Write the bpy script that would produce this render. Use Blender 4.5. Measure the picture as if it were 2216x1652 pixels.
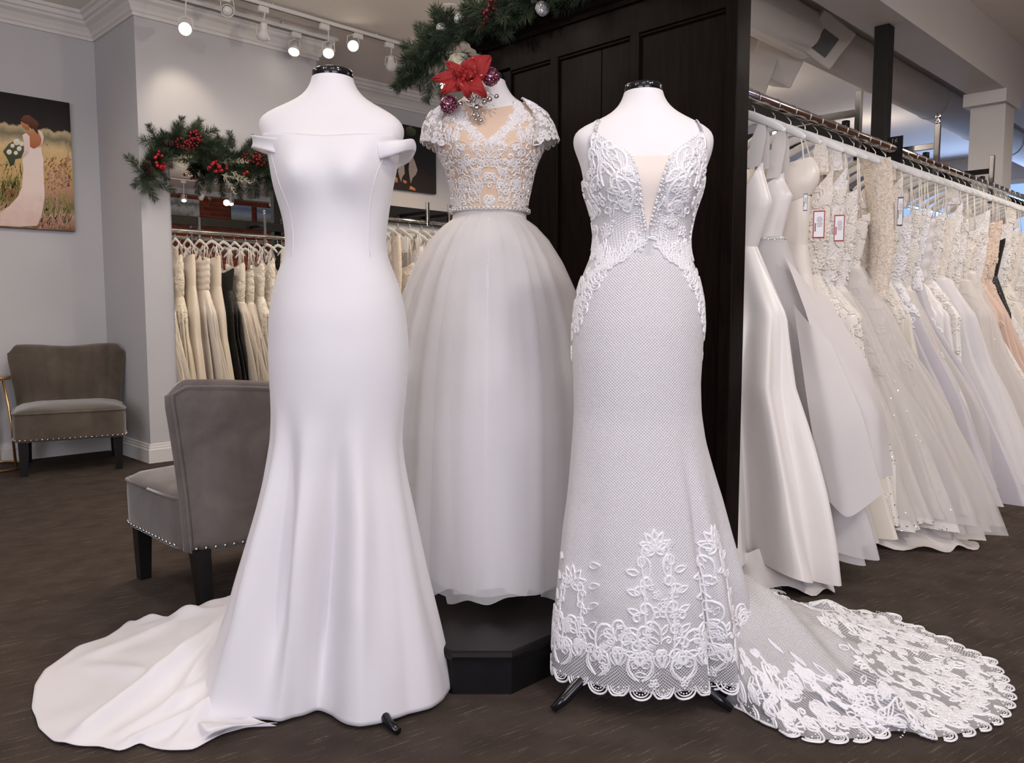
import bpy, math, random
import numpy as np
from mathutils import Vector, Matrix
R_ = math.radians
rng = np.random.default_rng(7)
random.seed(7)
for o in list(bpy.data.objects): bpy.data.objects.remove(o)
scene = bpy.context.scene
COL = scene.collection

# ------------------------------------------------------------------ camera
F_PX, PITCH, CAM_H = 1750.0, R_(5.0), 0.97
cam_data = bpy.data.cameras.new('camera')
cam_data.sensor_width = 36.0
cam_data.lens = F_PX / 2216 * 36.0
cam_data.clip_start = 0.05
camera = bpy.data.objects.new('camera', cam_data)
camera.location = (0, 0, CAM_H)
camera.rotation_euler = (R_(90) - PITCH, 0, 0)
COL.objects.link(camera)
scene.camera = camera

# ------------------------------------------------------------------ world, exposure
world = bpy.data.worlds.new('world'); scene.world = world
world.use_nodes = True
world.node_tree.nodes['Background'].inputs[0].default_value = (0.55, 0.68, 0.95, 1)
world.node_tree.nodes['Background'].inputs[1].default_value = 0.35
scene.view_settings.view_transform = 'Standard'
scene.view_settings.look = 'None'
scene.view_settings.gamma = 1.0
scene.view_settings.use_curve_mapping = False
scene.view_settings.exposure = 0.0
scene.cycles.max_bounces = 5
scene.cycles.diffuse_bounces = 3
scene.cycles.glossy_bounces = 3
scene.cycles.transmission_bounces = 2
scene.cycles.transparent_max_bounces = 10
scene.cycles.use_adaptive_sampling = True
scene.cycles.adaptive_threshold = 0.06
scene.cycles.sample_clamp_indirect = 6.0
scene.cycles.use_denoising = True

S2 = math.sqrt(0.5)
def W(u, v, z=0.0):                       # room axes (u to the far corner on the right, v on the left) -> world
    return Vector(((u - v) * S2, (u + v) * S2, z))

# ------------------------------------------------------------------ lights of the shop and added fills
def spot(name, loc, target, watts, size=60, blend=0.6, col=(1, .86, .7), radius=0.05):
    l = bpy.data.lights.new(name, 'SPOT'); l.energy = watts; l.spot_size = R_(size); l.spot_blend = blend
    l.color = col; l.shadow_soft_size = radius
    o = bpy.data.objects.new(name, l); o.location = loc
    o.rotation_euler = (Vector(target) - Vector(loc)).to_track_quat('-Z', 'Y').to_euler(); COL.objects.link(o)
    return o
def area(name, loc, target, watts, sx, sy, col=(1, 1, 1)):
    l = bpy.data.lights.new(name, 'AREA'); l.shape = 'RECTANGLE'; l.size = sx; l.size_y = sy
    l.energy = watts; l.color = col
    o = bpy.data.objects.new(name, l); o.location = loc
    o.rotation_euler = (Vector(target) - Vector(loc)).to_track_quat('-Z', 'Y').to_euler(); COL.objects.link(o)
    return o
CEIL = 2.92
# soft fills added behind the camera, one at each invented front window
area('front_fill', W(-4.3, -.6, 1.55), W(1.5, 1.6, 1.0), 116, 3.4, 2.2, (1, .965, .975))
area('front_fill', W(-.3, -2.45, 1.55), W(1.6, 1.4, 1.0), 68, 2.6, 2.1, (1, .965, .975))
# far window at the end of the aisle
area('end_window_daylight', W(11.4, 3.1, 1.9), W(6, 2.9, 1.9), 34, 2.0, 1.3, (.42, .60, 1.0))
# ceiling lamps over the shop floor, out of frame
KEYS = [((1.55, .15, 2.8), (-.35, 2.0, .6), 36), ((.2, .1, 2.82), (.3, 2.1, .5), 9), ((-1.3, .3, 2.82), (-.5, 2.1, .5), 8),
        ((.75, .9, 2.84), (-.15, 2.6, .2), 46), ((2.3, 1.2, 2.84), (2.4, 3.1, .9), 112), ((3.9, 2.2, 2.84), (3.7, 4.0, .8), 165), ((1.9, .6, 2.84), (1.5, 2.0, .1), 48), ((-.2, -.2, 2.84), (-.2, 1.2, 0), 14)]
for loc, tg, wt in KEYS:
    spot('ceiling_lamp', loc, tg, wt, 100, .9, (1, .93, .86), .12)
# wide fills without fixtures, added to lift the seating corner and the aisle
for u, v, wt in ((-.6, 4.0, 22), (1.0, 4.0, 20), (2.4, 3.9, 24), (1.2, 3.0, 18), (4.4, 3.7, 60), (6.2, 3.9, 60), (8.2, 3.6, 50), (5.2, .2, 45), (7.5, -.3, 45)):
    spot('room_fill', W(u, v, 2.84), W(u, v, 0), wt, 165, .5, (1, .90, .80), .12)
for u, v, wt in ((1.1, 3.2, 17), (2.6, 3.1, 15), (6.4, 3.7, 9), (8.6, 3.4, 9), (-.4, 1.6, 13), (5.21, -.3, 12)):   # bare point fills added to brighten the ceiling and the beam
    l = bpy.data.lights.new('ceiling_fill', 'POINT'); l.energy = wt; l.color = (1, .88, .76); l.shadow_soft_size = .04
    o = bpy.data.objects.new('ceiling_fill', l); o.location = W(u, v, 2.45); COL.objects.link(o)
for u in (3.6, 4.6): spot('aisle_lamp', W(u, 4.3, 2.84), W(u - .3, 2.4, .9), 60, 110, .9, (1, .76, .48), .08)
spot('aisle_lamp', W(4.4, 4.6, 2.84), W(4.4, 5.7, 1.1), 60, 80, .9, (1, .74, .45), .08)

# ------------------------------------------------------------------ pixel helpers (real depths are given)
def ray(px, py):
    a = (px - 1108) / F_PX; b = (826 - py) / F_PX
    return Vector((a, math.cos(PITCH) + b * math.sin(PITCH), -math.sin(PITCH) + b * math.cos(PITCH)))
CAM = Vector((0, 0, CAM_H))
def onz(px, py, z=0.0):
    d = ray(px, py); return CAM + d * ((z - CAM_H) / d.z)
def ony(px, py, Y):
    d = ray(px, py); return CAM + d * (Y / d.y)
def onv(px, py, v):
    d = ray(px, py); return CAM + d * (v / ((d.y - d.x) * S2))
def onu(px, py, u):
    d = ray(px, py); return CAM + d * (u / ((d.y + d.x) * S2))
def UV(p): return ((p[0] + p[1]) * S2, (p[1] - p[0]) * S2, p[2])

# ------------------------------------------------------------------ material helpers
class NT:
    def __init__(s, name):
        s.m = bpy.data.materials.new(name); s.m.use_nodes = True
        s.t = s.m.node_tree; s.b = s.t.nodes['Principled BSDF']; s.out = s.t.nodes['Material Output']
    def n(s, typ, **kw):
        nd = s.t.nodes.new(typ)
        for k, v in kw.items(): setattr(nd, k, v)
        return nd
    def put(s, sock, val):
        if isinstance(val, bpy.types.NodeSocket): s.t.links.new(val, sock)
        else: sock.default_value = val
    def mth(s, op, a, b=0.0, c=0.0, clamp=False):
        nd = s.n('ShaderNodeMath', operation=op, use_clamp=clamp)
        s.put(nd.inputs[0], a); s.put(nd.inputs[1], b); s.put(nd.inputs[2], c)
        return nd.outputs[0]
    def mixc(s, f, a, b):
        nd = s.n('ShaderNodeMix', data_type='RGBA')
        s.put(nd.inputs[0], f); s.put(nd.inputs[6], a); s.put(nd.inputs[7], b)
        return nd.outputs[2]
    def ramp(s, f, stops, interp='LINEAR'):
        nd = s.n('ShaderNodeValToRGB'); nd.color_ramp.interpolation = interp
        e = nd.color_ramp.elements
        while len(e) < len(stops): e.new(0.5)
        for el, (p, c) in zip(e, stops):
            el.position = p; el.color = c if len(c) == 4 else (*c, 1)
        s.put(nd.inputs[0], f); return nd.outputs[0]
    def coord(s, kind='Object', scale=(1, 1, 1), rot=(0, 0, 0), loc=(0, 0, 0)):
        tc = s.n('ShaderNodeTexCoord'); mp = s.n('ShaderNodeMapping')
        mp.inputs['Scale'].default_value = scale; mp.inputs['Rotation'].default_value = rot; mp.inputs['Location'].default_value = loc
        s.t.links.new(tc.outputs[kind], mp.inputs[0]); return mp.outputs[0]
    def noise(s, vec, scale, detail=3, rough=.5, dist=0):
        nd = s.n('ShaderNodeTexNoise'); s.put(nd.inputs['Vector'], vec)
        nd.inputs['Scale'].default_value = scale; nd.inputs['Detail'].default_value = detail
        nd.inputs['Roughness'].default_value = rough; nd.inputs['Distortion'].default_value = dist
        return nd.outputs[0]
    def voro(s, vec, scale, feature='F1'):
        nd = s.n('ShaderNodeTexVoronoi', feature=feature); s.put(nd.inputs['Vector'], vec); nd.inputs['Scale'].default_value = scale
        return nd
    def bump(s, h, strength=.3, dist=.002, normal=None):
        nd = s.n('ShaderNodeBump'); nd.inputs['Strength'].default_value = strength; nd.inputs['Distance'].default_value = dist
        s.put(nd.inputs['Height'], h)
        if normal is not None: s.put(nd.inputs['Normal'], normal)
        return nd.outputs[0]
    def set(s, **kw):
        mp = dict(col='Base Color', rough='Roughness', metal='Metallic', normal='Normal', alpha='Alpha', sheen='Sheen Weight',
                  spec='Specular IOR Level', coat='Coat Weight', emit='Emission Color', es='Emission Strength', trans='Transmission Weight', sss='Subsurface Weight')
        for k, v in kw.items():
            if isinstance(v, tuple) and len(v) == 3: v = (*v, 1)
            s.put(s.b.inputs[mp[k]], v)
        return s
def lin(r, g, b):
    f = lambda c: (c / 255 / 12.92) if c / 255 <= .04045 else ((c / 255 + .055) / 1.055) ** 2.4
    return (f(r), f(g), f(b))
M = {}
def simple(name, col, rough=.5, metal=0.0, var=0.06, scale=25, bump=.08, sheen=0.0, bdist=.002, spec=.5):
    t = NT(name); v = t.coord()
    nz = t.noise(v, scale, 4)
    dark = tuple(c * (1 - var) for c in col); lite = tuple(min(1, c * (1 + var)) for c in col)
    t.set(col=t.ramp(nz, [(.3, dark), (.7, lite)]), rough=rough, metal=metal, sheen=sheen, spec=spec)
    if bump: t.set(normal=t.bump(nz, bump, bdist))
    M[name] = t.m; return t
# fabrics ---------------------------------------------------------------
def cloth(name, col, rough=.5, weave=900, bump=.12, sheen=.25, spec=.35, trans=0.0):
    t = NT(name); v = t.coord()
    n1 = t.noise(v, weave, 2); n2 = t.noise(v, 6, 2)
    t.set(col=t.ramp(n2, [(.3, tuple(c * .975 for c in col)), (.7, col)]), rough=rough, sheen=sheen, spec=spec, normal=t.bump(n1, bump, .0006))
    if trans:
        tr = t.n('ShaderNodeBsdfTranslucent'); tr.inputs[0].default_value = (*col, 1)
        mx = t.n('ShaderNodeMixShader'); mx.inputs[0].default_value = trans
        t.t.links.new(t.b.outputs[0], mx.inputs[1]); t.t.links.new(tr.outputs[0], mx.inputs[2]); t.t.links.new(mx.outputs[0], t.out.inputs[0])
    M[name] = t.m; return t
cloth('crepe', (.80, .77, .795), .48)
cloth('satin', (.76, .715, .70), .30, 1500, .05, .15, .5)
cloth('satin_ivory', (.78, .715, .65), .32, 1500, .05, .15, .5)
cloth('ivory', (.78, .72, .64), .6)
cloth('lining', (.74, .70, .66), .7)
cloth('nude', (.70, .52, .40), .8, 1500, .05, 0)
cloth('nude_pale', (.82, .72, .66), .8, 1500, .05, 0)
cloth('form', (.80, .765, .785), .75, 1200, .08, 0, .25)
cloth('tulle', (.90, .865, .885), .8, 1800, .1, .0, .2, .25)
cloth('tulle_ivory', (.84, .77, .73), .8, 1800, .1, 0, .2, .25)
cloth('tulle_blush', (.80, .60, .50), .8, 1800, .1, 0, .2, .2)
cloth('tulle_lilac', (.70, .66, .70), .8, 1800, .1, 0, .2, .2)
cloth('organza', (.70, .655, .655), .45, 1500, .05, .1, .4, .2)
cloth('black_velvet', (.008, .008, .010), .8, 300, .2, .3, .3)
cloth('lace_thread', (.88, .86, .88), .45, 700, .25, .1, .5)
cloth('lace_ivory', (.82, .77, .71), .5, 700, .25, .1, .5)
cloth('lace_champagne', (.72, .60, .50), .55, 700, .25, .1, .5)
cloth('ribbon', (.85, .80, .76), .4)
def sheer(name, col, alpha, lo=None):
    t = NT(name); v = t.coord()
    n = t.noise(v, 14, 2)
    t.set(col=col, rough=.8, spec=.2, alpha=alpha)
    M[name] = t.m
sheer('sheer_tulle', (.91, .88, .90), .42)
sheer('sheer_ivory', (.80, .75, .72), .45)
sheer('sheer_organza', (.70, .66, .67), .62)
def glitter(name, col, scale=260, amount=.16, metal_col=(.9, .9, .92), rough=.5, base_bump=None):
    t = NT(name); v = t.coord()
    vo = t.voro(v, scale)
    geo = t.n('ShaderNodeNewGeometry')
    vm = t.n('ShaderNodeVectorMath', operation='SUBTRACT'); t.put(vm.inputs[0], vo.outputs['Color']); vm.inputs[1].default_value = (.5, .5, .5)
    vs = t.n('ShaderNodeVectorMath', operation='SCALE'); t.put(vs.inputs[0], vm.outputs[0]); vs.inputs['Scale'].default_value = 1.3
    va = t.n('ShaderNodeVectorMath', operation='ADD'); t.put(va.inputs[0], geo.outputs['Normal']); t.put(va.inputs[1], vs.outputs[0])
    vn = t.n('ShaderNodeVectorMath', operation='NORMALIZE'); t.put(vn.inputs[0], va.outputs[0])
    gl = t.n('ShaderNodeBsdfGlossy'); gl.inputs['Color'].default_value = (*metal_col, 1); gl.inputs['Roughness'].default_value = .15
    t.put(gl.inputs['Normal'], vn.outputs[0])
    t.set(col=col, rough=rough)
    sep = t.n('ShaderNodeSeparateColor'); t.put(sep.inputs[0], vo.outputs['Color'])
    pick = t.mth('LESS_THAN', sep.outputs[0], amount)
    near = t.mth('LESS_THAN', vo.outputs['Distance'], .45)
    mx = t.n('ShaderNodeMixShader'); t.put(mx.inputs[0], t.mth('MULTIPLY', pick, near))
    t.t.links.new(t.b.outputs[0], mx.inputs[1]); t.t.links.new(gl.outputs[0], mx.inputs[2]); t.t.links.new(mx.outputs[0], t.out.inputs[0])
    M[name] = t.m; return t
glitter('glitter_ivory', (.80, .75, .70), 190, .10)
glitter('glitter_lace', (.80, .77, .79), 420, .14, (.95, .93, .96))
glitter('rhinestone', (.55, .53, .55), 350, .7, (.95, .95, .97))
glitter('glitter_plum', (.10, .004, .03), 300, .45, (.85, .55, .68), .25)
glitter('glitter_silver', (.55, .54, .55), 300, .5, (.95, .95, .97), .3)
glitter('petal_red', (.29, .008, .009), 420, .035, (.95, .4, .35), .75)
glitter('sequin_black', (.006, .006, .007), 260, .12, (.35, .35, .4), .6)
# beaded net with a diamond lattice in metres of UV
def net(name, alpha_holes=None, p=.0076, col=(.86, .84, .86), hole=(.70, .67, .69)):
    t = NT(name)
    tc = t.n('ShaderNodeTexCoord'); sp = t.n('ShaderNodeSeparateXYZ'); t.put(sp.inputs[0], tc.outputs['UV'])
    a = t.mth('MULTIPLY', t.mth('ADD', sp.outputs[0], sp.outputs[1]), 1 / p)
    b = t.mth('MULTIPLY', t.mth('SUBTRACT', sp.outputs[0], sp.outputs[1]), 1 / p)
    da = t.mth('PINGPONG', a, .5); db = t.mth('PINGPONG', b, .5)           # 0 at the threads
    ta = t.mth('SUBTRACT', 1, t.mth('MULTIPLY', da, 4.2), clamp=True); tb = t.mth('SUBTRACT', 1, t.mth('MULTIPLY', db, 4.2), clamp=True)
    th = t.mth('MAXIMUM', ta, tb)
    bead = t.mth('SUBTRACT', 1, t.mth('MULTIPLY', t.mth('SQRT', t.mth('ADD', t.mth('MULTIPLY', da, da), t.mth('MULTIPLY', db, db))), 3.2), clamp=True)
    h = t.mth('ADD', t.mth('MULTIPLY', th, .45), bead)
    mask = t.mth('MULTIPLY', t.mth('MAXIMUM', th, bead), 1.6, clamp=True)
    t.set(col=t.mixc(mask, (*hole, 1), (*col, 1)), rough=t.mth('SUBTRACT', .7, t.mth('MULTIPLY', bead, .5)), spec=.6, normal=t.bump(h, .8, .0022))
    if alpha_holes == 'z':
        tz = t.n('ShaderNodeSeparateXYZ'); t.put(tz.inputs[0], tc.outputs['Object']); alpha_holes = t.ramp(tz.outputs[2], [(.10, (.22,) * 3), (.31, (1, 1, 1))])
    if alpha_holes is not None: t.set(alpha=t.mth('MAXIMUM', mask, alpha_holes))
    M[name] = t.m
net('net_body'); net('net_sheer', .26); net('net_hem', 'z', .0076)
# lace look for the gowns on the rails: pale floral cords over a tinted ground
def lacey(name, cord, ground, scale=34, sheen=.1):
    t = NT(name); v = t.coord()
    w = t.n('ShaderNodeTexNoise'); t.put(w.inputs['Vector'], v); w.inputs['Scale'].default_value = scale * .6; w.inputs['Detail'].default_value = 2
    mx = t.n('ShaderNodeMix', data_type='RGBA'); mx.blend_type = 'LINEAR_LIGHT'; mx.inputs[0].default_value = .045
    t.put(mx.inputs[6], v); t.put(mx.inputs[7], w.outputs['Color'])
    vo = t.voro(mx.outputs[2], scale, 'DISTANCE_TO_EDGE'); v2 = t.voro(mx.outputs[2], scale * 1.9, 'SMOOTH_F1')
    edge = t.mth('SUBTRACT', 1, t.mth('MULTIPLY', vo.outputs[0], 7), clamp=True)
    petal = t.mth('GREATER_THAN', t.mth('SINE', t.mth('MULTIPLY', v2.outputs[0], 16)), .15)
    msk = t.mth('MAXIMUM', edge, t.mth('MULTIPLY', petal, .85))
    t.set(col=t.mixc(msk, (*ground, 1), (*cord, 1)), rough=.6, sheen=sheen, normal=t.bump(msk, .6, .004))
    M[name] = t.m
lacey('lacey_ivory', (.86, .80, .74), (.74, .65, .57)); lacey('lacey_white', (.86, .83, .82), (.72, .67, .65), 28)
lacey('lacey_champagne', (.82, .73, .64), (.64, .51, .41), 40); lacey('lacey_blush', (.82, .66, .56), (.66, .46, .35), 30)
# setting -----------------------------------------------------------------
def wallpaint(name, col, bump=.15):
    t = NT(name); v = t.coord()
    n1 = t.noise(v, 160, 3); n2 = t.noise(v, 1.3, 3)
    t.set(col=t.ramp(n2, [(.3, tuple(c * .95 for c in col)), (.7, tuple(c * 1.03 for c in col))]), rough=.75, spec=.25, normal=t.bump(n1, bump, .002)); M[name] = t.m
wallpaint('wall_grey', (.56, .55, .565)); wallpaint('ceiling_paint', (.84, .775, .72)); wallpaint('trim_white', (.74, .71, .69), .05)
wallpaint('plaster_white', (.62, .585, .56)); wallpaint('duct_white', (.66, .62, .59), .05)
t = NT('carpet'); v = t.coord('Object', rot=(0, 0, R_(11)))
mp = t.n('ShaderNodeMapping'); t.put(mp.inputs[0], v); mp.inputs['Scale'].default_value = (2.2, 40, 1)
st = t.noise(mp.outputs[0], 4.0, 2, .55)
blk = t.noise(v, 8, 2)
mp2 = t.n('ShaderNodeMapping'); t.put(mp2.inputs[0], v); mp2.inputs['Scale'].default_value = (26, 26, 1)
row = t.noise(mp2.outputs[0], 14, 2)
dash = t.mth('MULTIPLY', t.ramp(st, [(.60, (0, 0, 0)), (.70, (1, 1, 1))]), t.ramp(row, [(.42, (0, 0, 0)), (.62, (1, 1, 1))]))
base = t.ramp(blk, [(.3, lin(88, 76, 69)), (.7, lin(106, 93, 85))])
fine = t.noise(v, 420, 2)
c2 = t.mixc(t.mth('MULTIPLY', t.mth('SUBTRACT', fine, .35), 1.4, clamp=True), t.mixc(.45, base, (0.012, .01, .009, 1)), base)
t.set(col=t.mixc(t.mth('MULTIPLY', dash, .75), c2, (*lin(168, 152, 134), 1)), rough=.95, spec=.1, normal=t.bump(fine, .9, .006)); M['carpet'] = t.m
t = NT('dark_wood'); v = t.coord('Object', scale=(14, 14, 1.1))
g = t.noise(v, 5, 5, .6, 1.2); g2 = t.noise(t.coord('Object'), 3, 3)
t.set(col=t.ramp(g, [(.3, lin(11, 8, 7)), (.75, lin(27, 18, 16))]), rough=t.ramp(g2, [(.3, (.34,) * 3), (.7, (.5,) * 3)]), spec=.05, normal=t.bump(g, .15, .001)); M['dark_wood'] = t.m
simple('black_paint', (.007, .0065, .007), .5, 0, .2, 20, .05, spec=.2); simple('black_gloss', (.008, .008, .01), .12, 0, .1, 10, 0); simple('platform_top', (.010, .008, .008), .32, 0, .3, 12, .05, spec=.22)
simple('chair_wood', (.008, .0075, .008), .3, 0, .2, 20, .05)
simple('chrome', (.62, .61, .60), .12, 1, .05, 10, 0); simple('wire', (.55, .53, .5), .25, 1, .05, 10, 0)
simple('gold', (.62, .42, .20), .32, 1, .08, 14, .03); simple('plastic_white', (.80, .79, .78), .35, 0, .03, 10, .02)
simple('lamp_white', (.74, .72, .70), .4, 0, .03, 10, 0)
simple('needle_green', (.030, .050, .024), .6, 0, .5, 40, 0); simple('needle_light', (.075, .10, .052), .6, 0, .4, 40, 0)
simple('needle_frost', (.50, .48, .36), .6, 0, .2, 40, 0); simple('twig', (.06, .035, .02), .8, 0, .3, 40, .2)
simple('berry', (.33, .008, .014), .18, 0, .3, 12, 0); simple('berry_wine', (.20, .006, .014), .3, 0, .3, 12, 0)
simple('pine_cone', (.045, .022, .014), .7, 0, .5, 60, .3); simple('silver', (.60, .57, .54), .16, 1, .05, 10, 0)
simple('canvas_edge', (.045, .03, .035), .7); simple('tag_white', (.80, .78, .80), .5, 0, .02, 10, 0); simple('tag_red', (.35, .03, .04), .5, 0, .05, 10, 0)
simple('ink', (.06, .05, .07), .6, 0, .1, 30, 0); simple('grille', (.12, .12, .125), .6, 0, .1, 30, 0); simple('tag_navy', (.03, .035, .07), .5, 0, .05, 10, 0)
simple('glass_bulb', (.75, .73, .70), .1, 0, .02, 10, 0)
t = NT('velvet'); v = t.coord(); n = t.noise(v, 5, 4, .6, .6)
t.set(col=t.ramp(n, [(.3, lin(94, 86, 84)), (.7, lin(122, 113, 110))]), rough=.85, sheen=.7, spec=.15, normal=t.bump(t.noise(v, 500, 2), .15, .001)); t.b.inputs['Sheen Roughness'].default_value = .35; M['velvet'] = t.m
t = NT('velvet_brown'); v = t.coord(); n = t.noise(v, 5, 4, .6, .6)
t.set(col=t.ramp(n, [(.3, lin(72, 63, 55)), (.7, lin(100, 89, 78))]), rough=.85, sheen=.55, spec=.15, normal=t.bump(t.noise(v, 500, 2), .15, .001)); M['velvet_brown'] = t.m
t = NT('mirror_glass'); t.set(col=(.93, .93, .92), rough=.0, metal=1.0); M['mirror_glass'] = t.m
t = NT('lamp_glow'); t.set(col=(1, .95, .85), emit=(1, .88, .68), es=22.0); M['lamp_glow'] = t.m
t = NT('brick_clay'); oi = t.n('ShaderNodeObjectInfo'); v = t.coord(); n = t.noise(v, 30, 4)
t.set(col=t.mixc(n, t.ramp(oi.outputs['Random'], [(0, lin(120, 58, 38)), (1, lin(168, 86, 58))]), (*lin(110, 52, 36), 1)), rough=.9, spec=.2, normal=t.bump(n, .5, .004)); M['brick_clay'] = t.m
simple('mortar', lin(150, 120, 100), .95, 0, .1, 60, .3)
t = NT('window_glow'); t.set(col=(.3, .45, .8), emit=(.35, .55, 1.0), es=.9); M['window_glow'] = t.m
def flat(name, stops, axis=2, nscale=20, namt=.25, nstretch=(1, 1, 1), lo=0, hi=1):
    t = NT(name); tc = t.n('ShaderNodeTexCoord'); sp = t.n('ShaderNodeSeparateXYZ'); t.put(sp.inputs[0], tc.outputs['Generated'])
    v = t.coord('Object', scale=nstretch); n = t.noise(v, nscale, 5, .65)
    f = t.mth('ADD', sp.outputs[axis], t.mth('MULTIPLY', t.mth('SUBTRACT', n, .5), namt))
    t.set(col=t.ramp(f, stops), rough=.6, spec=.2); M[name] = t.m
flat('print_field', [(0, lin(120, 92, 70)), (.12, lin(196, 160, 130)), (.2, lin(120, 120, 70)), (.32, lin(190, 150, 110)), (.5, lin(214, 180, 120)), (.62, lin(228, 196, 150)), (.7, lin(128, 122, 100)), (.76, lin(206, 184, 142)), (.775, lin(48, 42, 42)), (1, lin(30, 27, 28))], 2, 16, .12, (1, 1, .5))
flat('print_dress', [(0, lin(216, 186, 176)), (.5, lin(240, 218, 208)), (1, lin(246, 230, 222))], 2, 14, .6)
flat('print_skin', [(0, lin(176, 102, 62)), (1, lin(206, 140, 100))]); flat('print_hair', [(0, lin(60, 34, 26)), (1, lin(120, 74, 54))])
flat('print_leaf', [(0, lin(50, 58, 44)), (1, lin(96, 100, 74))]); flat('print_petal', [(0, lin(222, 214, 190)), (1, lin(244, 240, 226))])
flat('print_pink', [(0, lin(176, 128, 112)), (1, lin(214, 172, 150))], 2, 60, 1.2); flat('print_straw', [(0, lin(196, 164, 96)), (1, lin(226, 198, 140))], 2, 60, 1.2); flat('print_moss', [(0, lin(92, 98, 52)), (1, lin(140, 138, 82))], 2, 60, 1.2)
flat('print_rust', [(0, lin(130, 70, 50)), (1, lin(168, 110, 80))], 2, 40, 1.2)
flat('print_night', [(0, lin(44, 36, 34)), (.5, lin(34, 29, 30)), (1, lin(30, 30, 26))], 2, 9, .8); flat('print_pale', [(0, lin(150, 136, 130)), (1, lin(176, 164, 156))])
flat('print_snow', [(0, lin(120, 122, 118)), (.45, lin(200, 200, 196)), (.7, lin(110, 118, 114)), (1, lin(190, 194, 196))], 2, 9, 1.1)
flat('print_sky', [(0, lin(90, 96, 56)), (.18, lin(130, 136, 84)), (.3, lin(150, 156, 150)), (.55, lin(176, 190, 206)), (.8, lin(120, 140, 168)), (1, lin(160, 176, 196))], 2, 8, .35, (1, 1, 2))

# ------------------------------------------------------------------ mesh helpers
def new_mesh(name, V, F, mats, smooth=True, uv=None, midx=None):
    V = np.asarray(V, dtype=np.float32).reshape(-1, 3)
    if isinstance(F, np.ndarray): F = [F]
    F = [np.asarray(f, dtype=np.int32) for f in F if len(f)]
    me = bpy.data.meshes.new(name)
    me.vertices.add(len(V)); me.vertices.foreach_set('co', V.ravel())
    loops = np.concatenate([f.ravel() for f in F]); me.loops.add(len(loops)); me.loops.foreach_set('vertex_index', loops)
    sizes = np.concatenate([np.full(len(f), f.shape[1], dtype=np.int32) for f in F])
    starts = np.concatenate([[0], np.cumsum(sizes)[:-1]]).astype(np.int32)
    me.polygons.add(len(sizes)); me.polygons.foreach_set('loop_start', starts)
    me.polygons.foreach_set('use_smooth', np.full(len(sizes), smooth, dtype=bool))
    if midx is not None: me.polygons.foreach_set('material_index', np.asarray(midx, dtype=np.int32))
    if uv is not None:
        l = me.uv_layers.new(name='UVMap'); l.data.foreach_set('uv', np.asarray(uv, dtype=np.float32)[loops].ravel())
    for m in (mats if isinstance(mats, (list, tuple)) else [mats]): me.materials.append(M[m])
    me.update(calc_edges=True); me.validate()
    return me
def link(name, me, parent=None, loc=None, rot=None):
    o = bpy.data.objects.new(name, me); COL.objects.link(o)
    if parent is not None: o.parent = parent
    if loc is not None: o.location = loc
    if rot is not None: o.rotation_euler = rot
    return o
def tag(o, label=None, cat=None, group=None, kind=None):
    if label: o['label'] = label
    if cat: o['category'] = cat
    if group: o['group'] = group
    if kind: o['kind'] = kind
    return o
def thing(name, label, cat, loc=(0, 0, 0), rz=0.0, group=None):
    o = bpy.data.objects.new(name, None); COL.objects.link(o); o.location = loc; o.rotation_euler = (0, 0, rz)
    o.empty_display_size = .1
    return tag(o, label, cat, group)
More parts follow.
